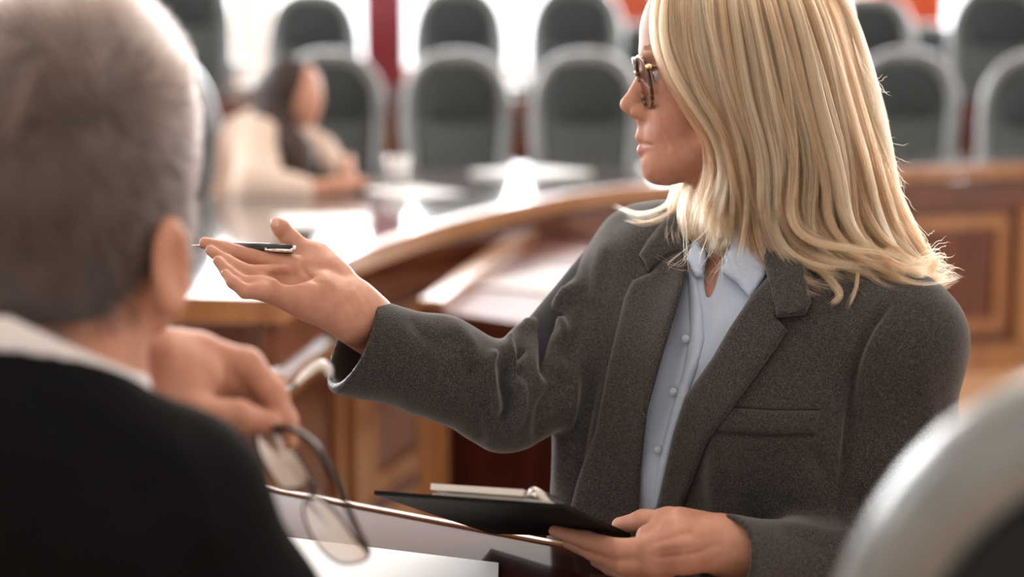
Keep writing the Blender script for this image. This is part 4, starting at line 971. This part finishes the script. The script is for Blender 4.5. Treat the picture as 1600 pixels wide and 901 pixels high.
for l in (l1, l2):
    c = [Vector(p) for p in catmull([P(*a) for a in l + [l[0]]], 44)[:-1]]; link('lens', pym('lens', [sum(c, Vector()) / len(c)] + c, [(0, i + 1, (i + 1) % 44 + 1) for i in range(44)]), 'lens_bright', hg)
MB().tube(cpath([(412, 672, 1.305), (440, 668, 1.300), (468, 676, 1.29), (500, 706, 1.28), (530, 762, 1.285), (556, 822, 1.30), (576, 862, 1.335)]), [.0026] * 30, 8).build('temple', 'blackplastic', hg, True)
t2 = MB().tube(cpath([(408, 668, 1.32), (425, 645, 1.35), (445, 618, 1.37), (468, 594, 1.39)]), .0018, 8).build('temple', 'blackplastic', hg, True)
MB().tube(cpath([(462, 600, 1.385), (480, 582, 1.395), (498, 570, 1.40), (512, 576, 1.405), (514, 588, 1.405)], 16), [.0022, .0026, .003, .0034, .0038, .004, .0042, .0044, .0044, .0044, .0042, .004, .0038, .0034, .003, .0024], 10).build('temple_tip', 'ceramic', t2, True)

# ================================================================== THE SEATED WOMAN BEHIND
br = empty('person', (-.92, 5.55, 0)); tag(br, 'dark-haired woman in pale beige jacket leaning on the curved desk', 'person')
D = 5.5
S = Sdf((-1.4, 4.9, 0), (-.30, 6.2, 1.22), .008)
S.ell(P(468, 148, D), (.075, .088, .108), None, .02); S.cone(P(486, 158, D), P(494, 162, D), .012, .012, .02); S.cone(P(486, 186, D), P(480, 180, D), .02, .03, .02); S.cone(P(452, 170, D), P(440, 225, D), .048, .05, .03)
S.chain([P(470, 298, D - .35), P(530, 292, D - .30), P(548, 288, D - .28)], [.034, .026, .024], .02); S.ell(P(556, 286, D - .25), (.045, .035, .018), None, .02)
for i in range(4): S.chain([P(552, 280 + i * 4, D - .28 + i * .02), P(566, 278 + i * 5, D - .27 + i * .02), P(572, 284 + i * 5, D - .27 + i * .02)], [.010, .009, .007], .004)
S.chain([P(548, 280, D - .2), P(540, 262, D - .15), P(545, 250, D - .1)], [.02, .02, .02], .02)
S.cone(Vector((-.84, 5.6, .5)), Vector((-.86, 5.6, .9)), .12, .11, .03)
for s in (-1, 1): 
    k_ = Vector((-.62, 5.35 + s * .09, .47)); S.cone(Vector((-.9, 5.6 + s * .09, .48)), k_, .08, .06, .02); S.cone(k_, Vector((k_.x, k_.y, .06)), .055, .04, .02); S.cone(Vector((k_.x, k_.y, .04)), Vector((k_.x + .12, k_.y - .05, .03)), .04, .03, .02)
v, q = S.mesh(1); fc = v[q].mean(1); npmesh('body', v, q, ['skin', 'trousers'], br, (fc[:, 2] < .72).astype(int))
S = Sdf((-1.4, 4.9, .40), (-.30, 6.1, 1.2), .008)
S.cone(P(415, 235, D + .02), Vector((-.92, 5.62, .5)), .135, .16, .03); S.cone(P(430, 205, D), P(385, 225, D), .07, .09, .05)
S.chain([P(405, 225, D - .12), P(400, 290, D - .30), P(470, 298, D - .34)], [.085, .068, .048], .04); S.chain([P(455, 205, D + .05), P(500, 240, D), P(535, 272, D - .12)], [.06, .052, .042], .04)
S.cone(P(452, 150, D), P(446, 205, D), .06, .058, .01, op='s')
npmesh('jacket', *S.mesh(2), 'beige', br)
S = Sdf((-1.2, 5.2, .75), (-.45, 5.9, 1.25), .006)
S.ell(P(452, 138, D), (.092, .10, .105), None, .02); S.chain([P(430, 150, D), P(430, 200, D - .05), P(458, 240, D - .16), P(474, 266, D - .20)], [.070, .062, .062, .04], .03); S.chain([P(425, 190, D - .05), P(445, 250, D - .14), P(470, 275, D - .16)], [.05, .06, .03], .03); S.ell(P(500, 162, D), (.050, .14, .080), None, .01, 's')
hb = npmesh('hair', *S.mesh(1), 'underhair_dark', br)
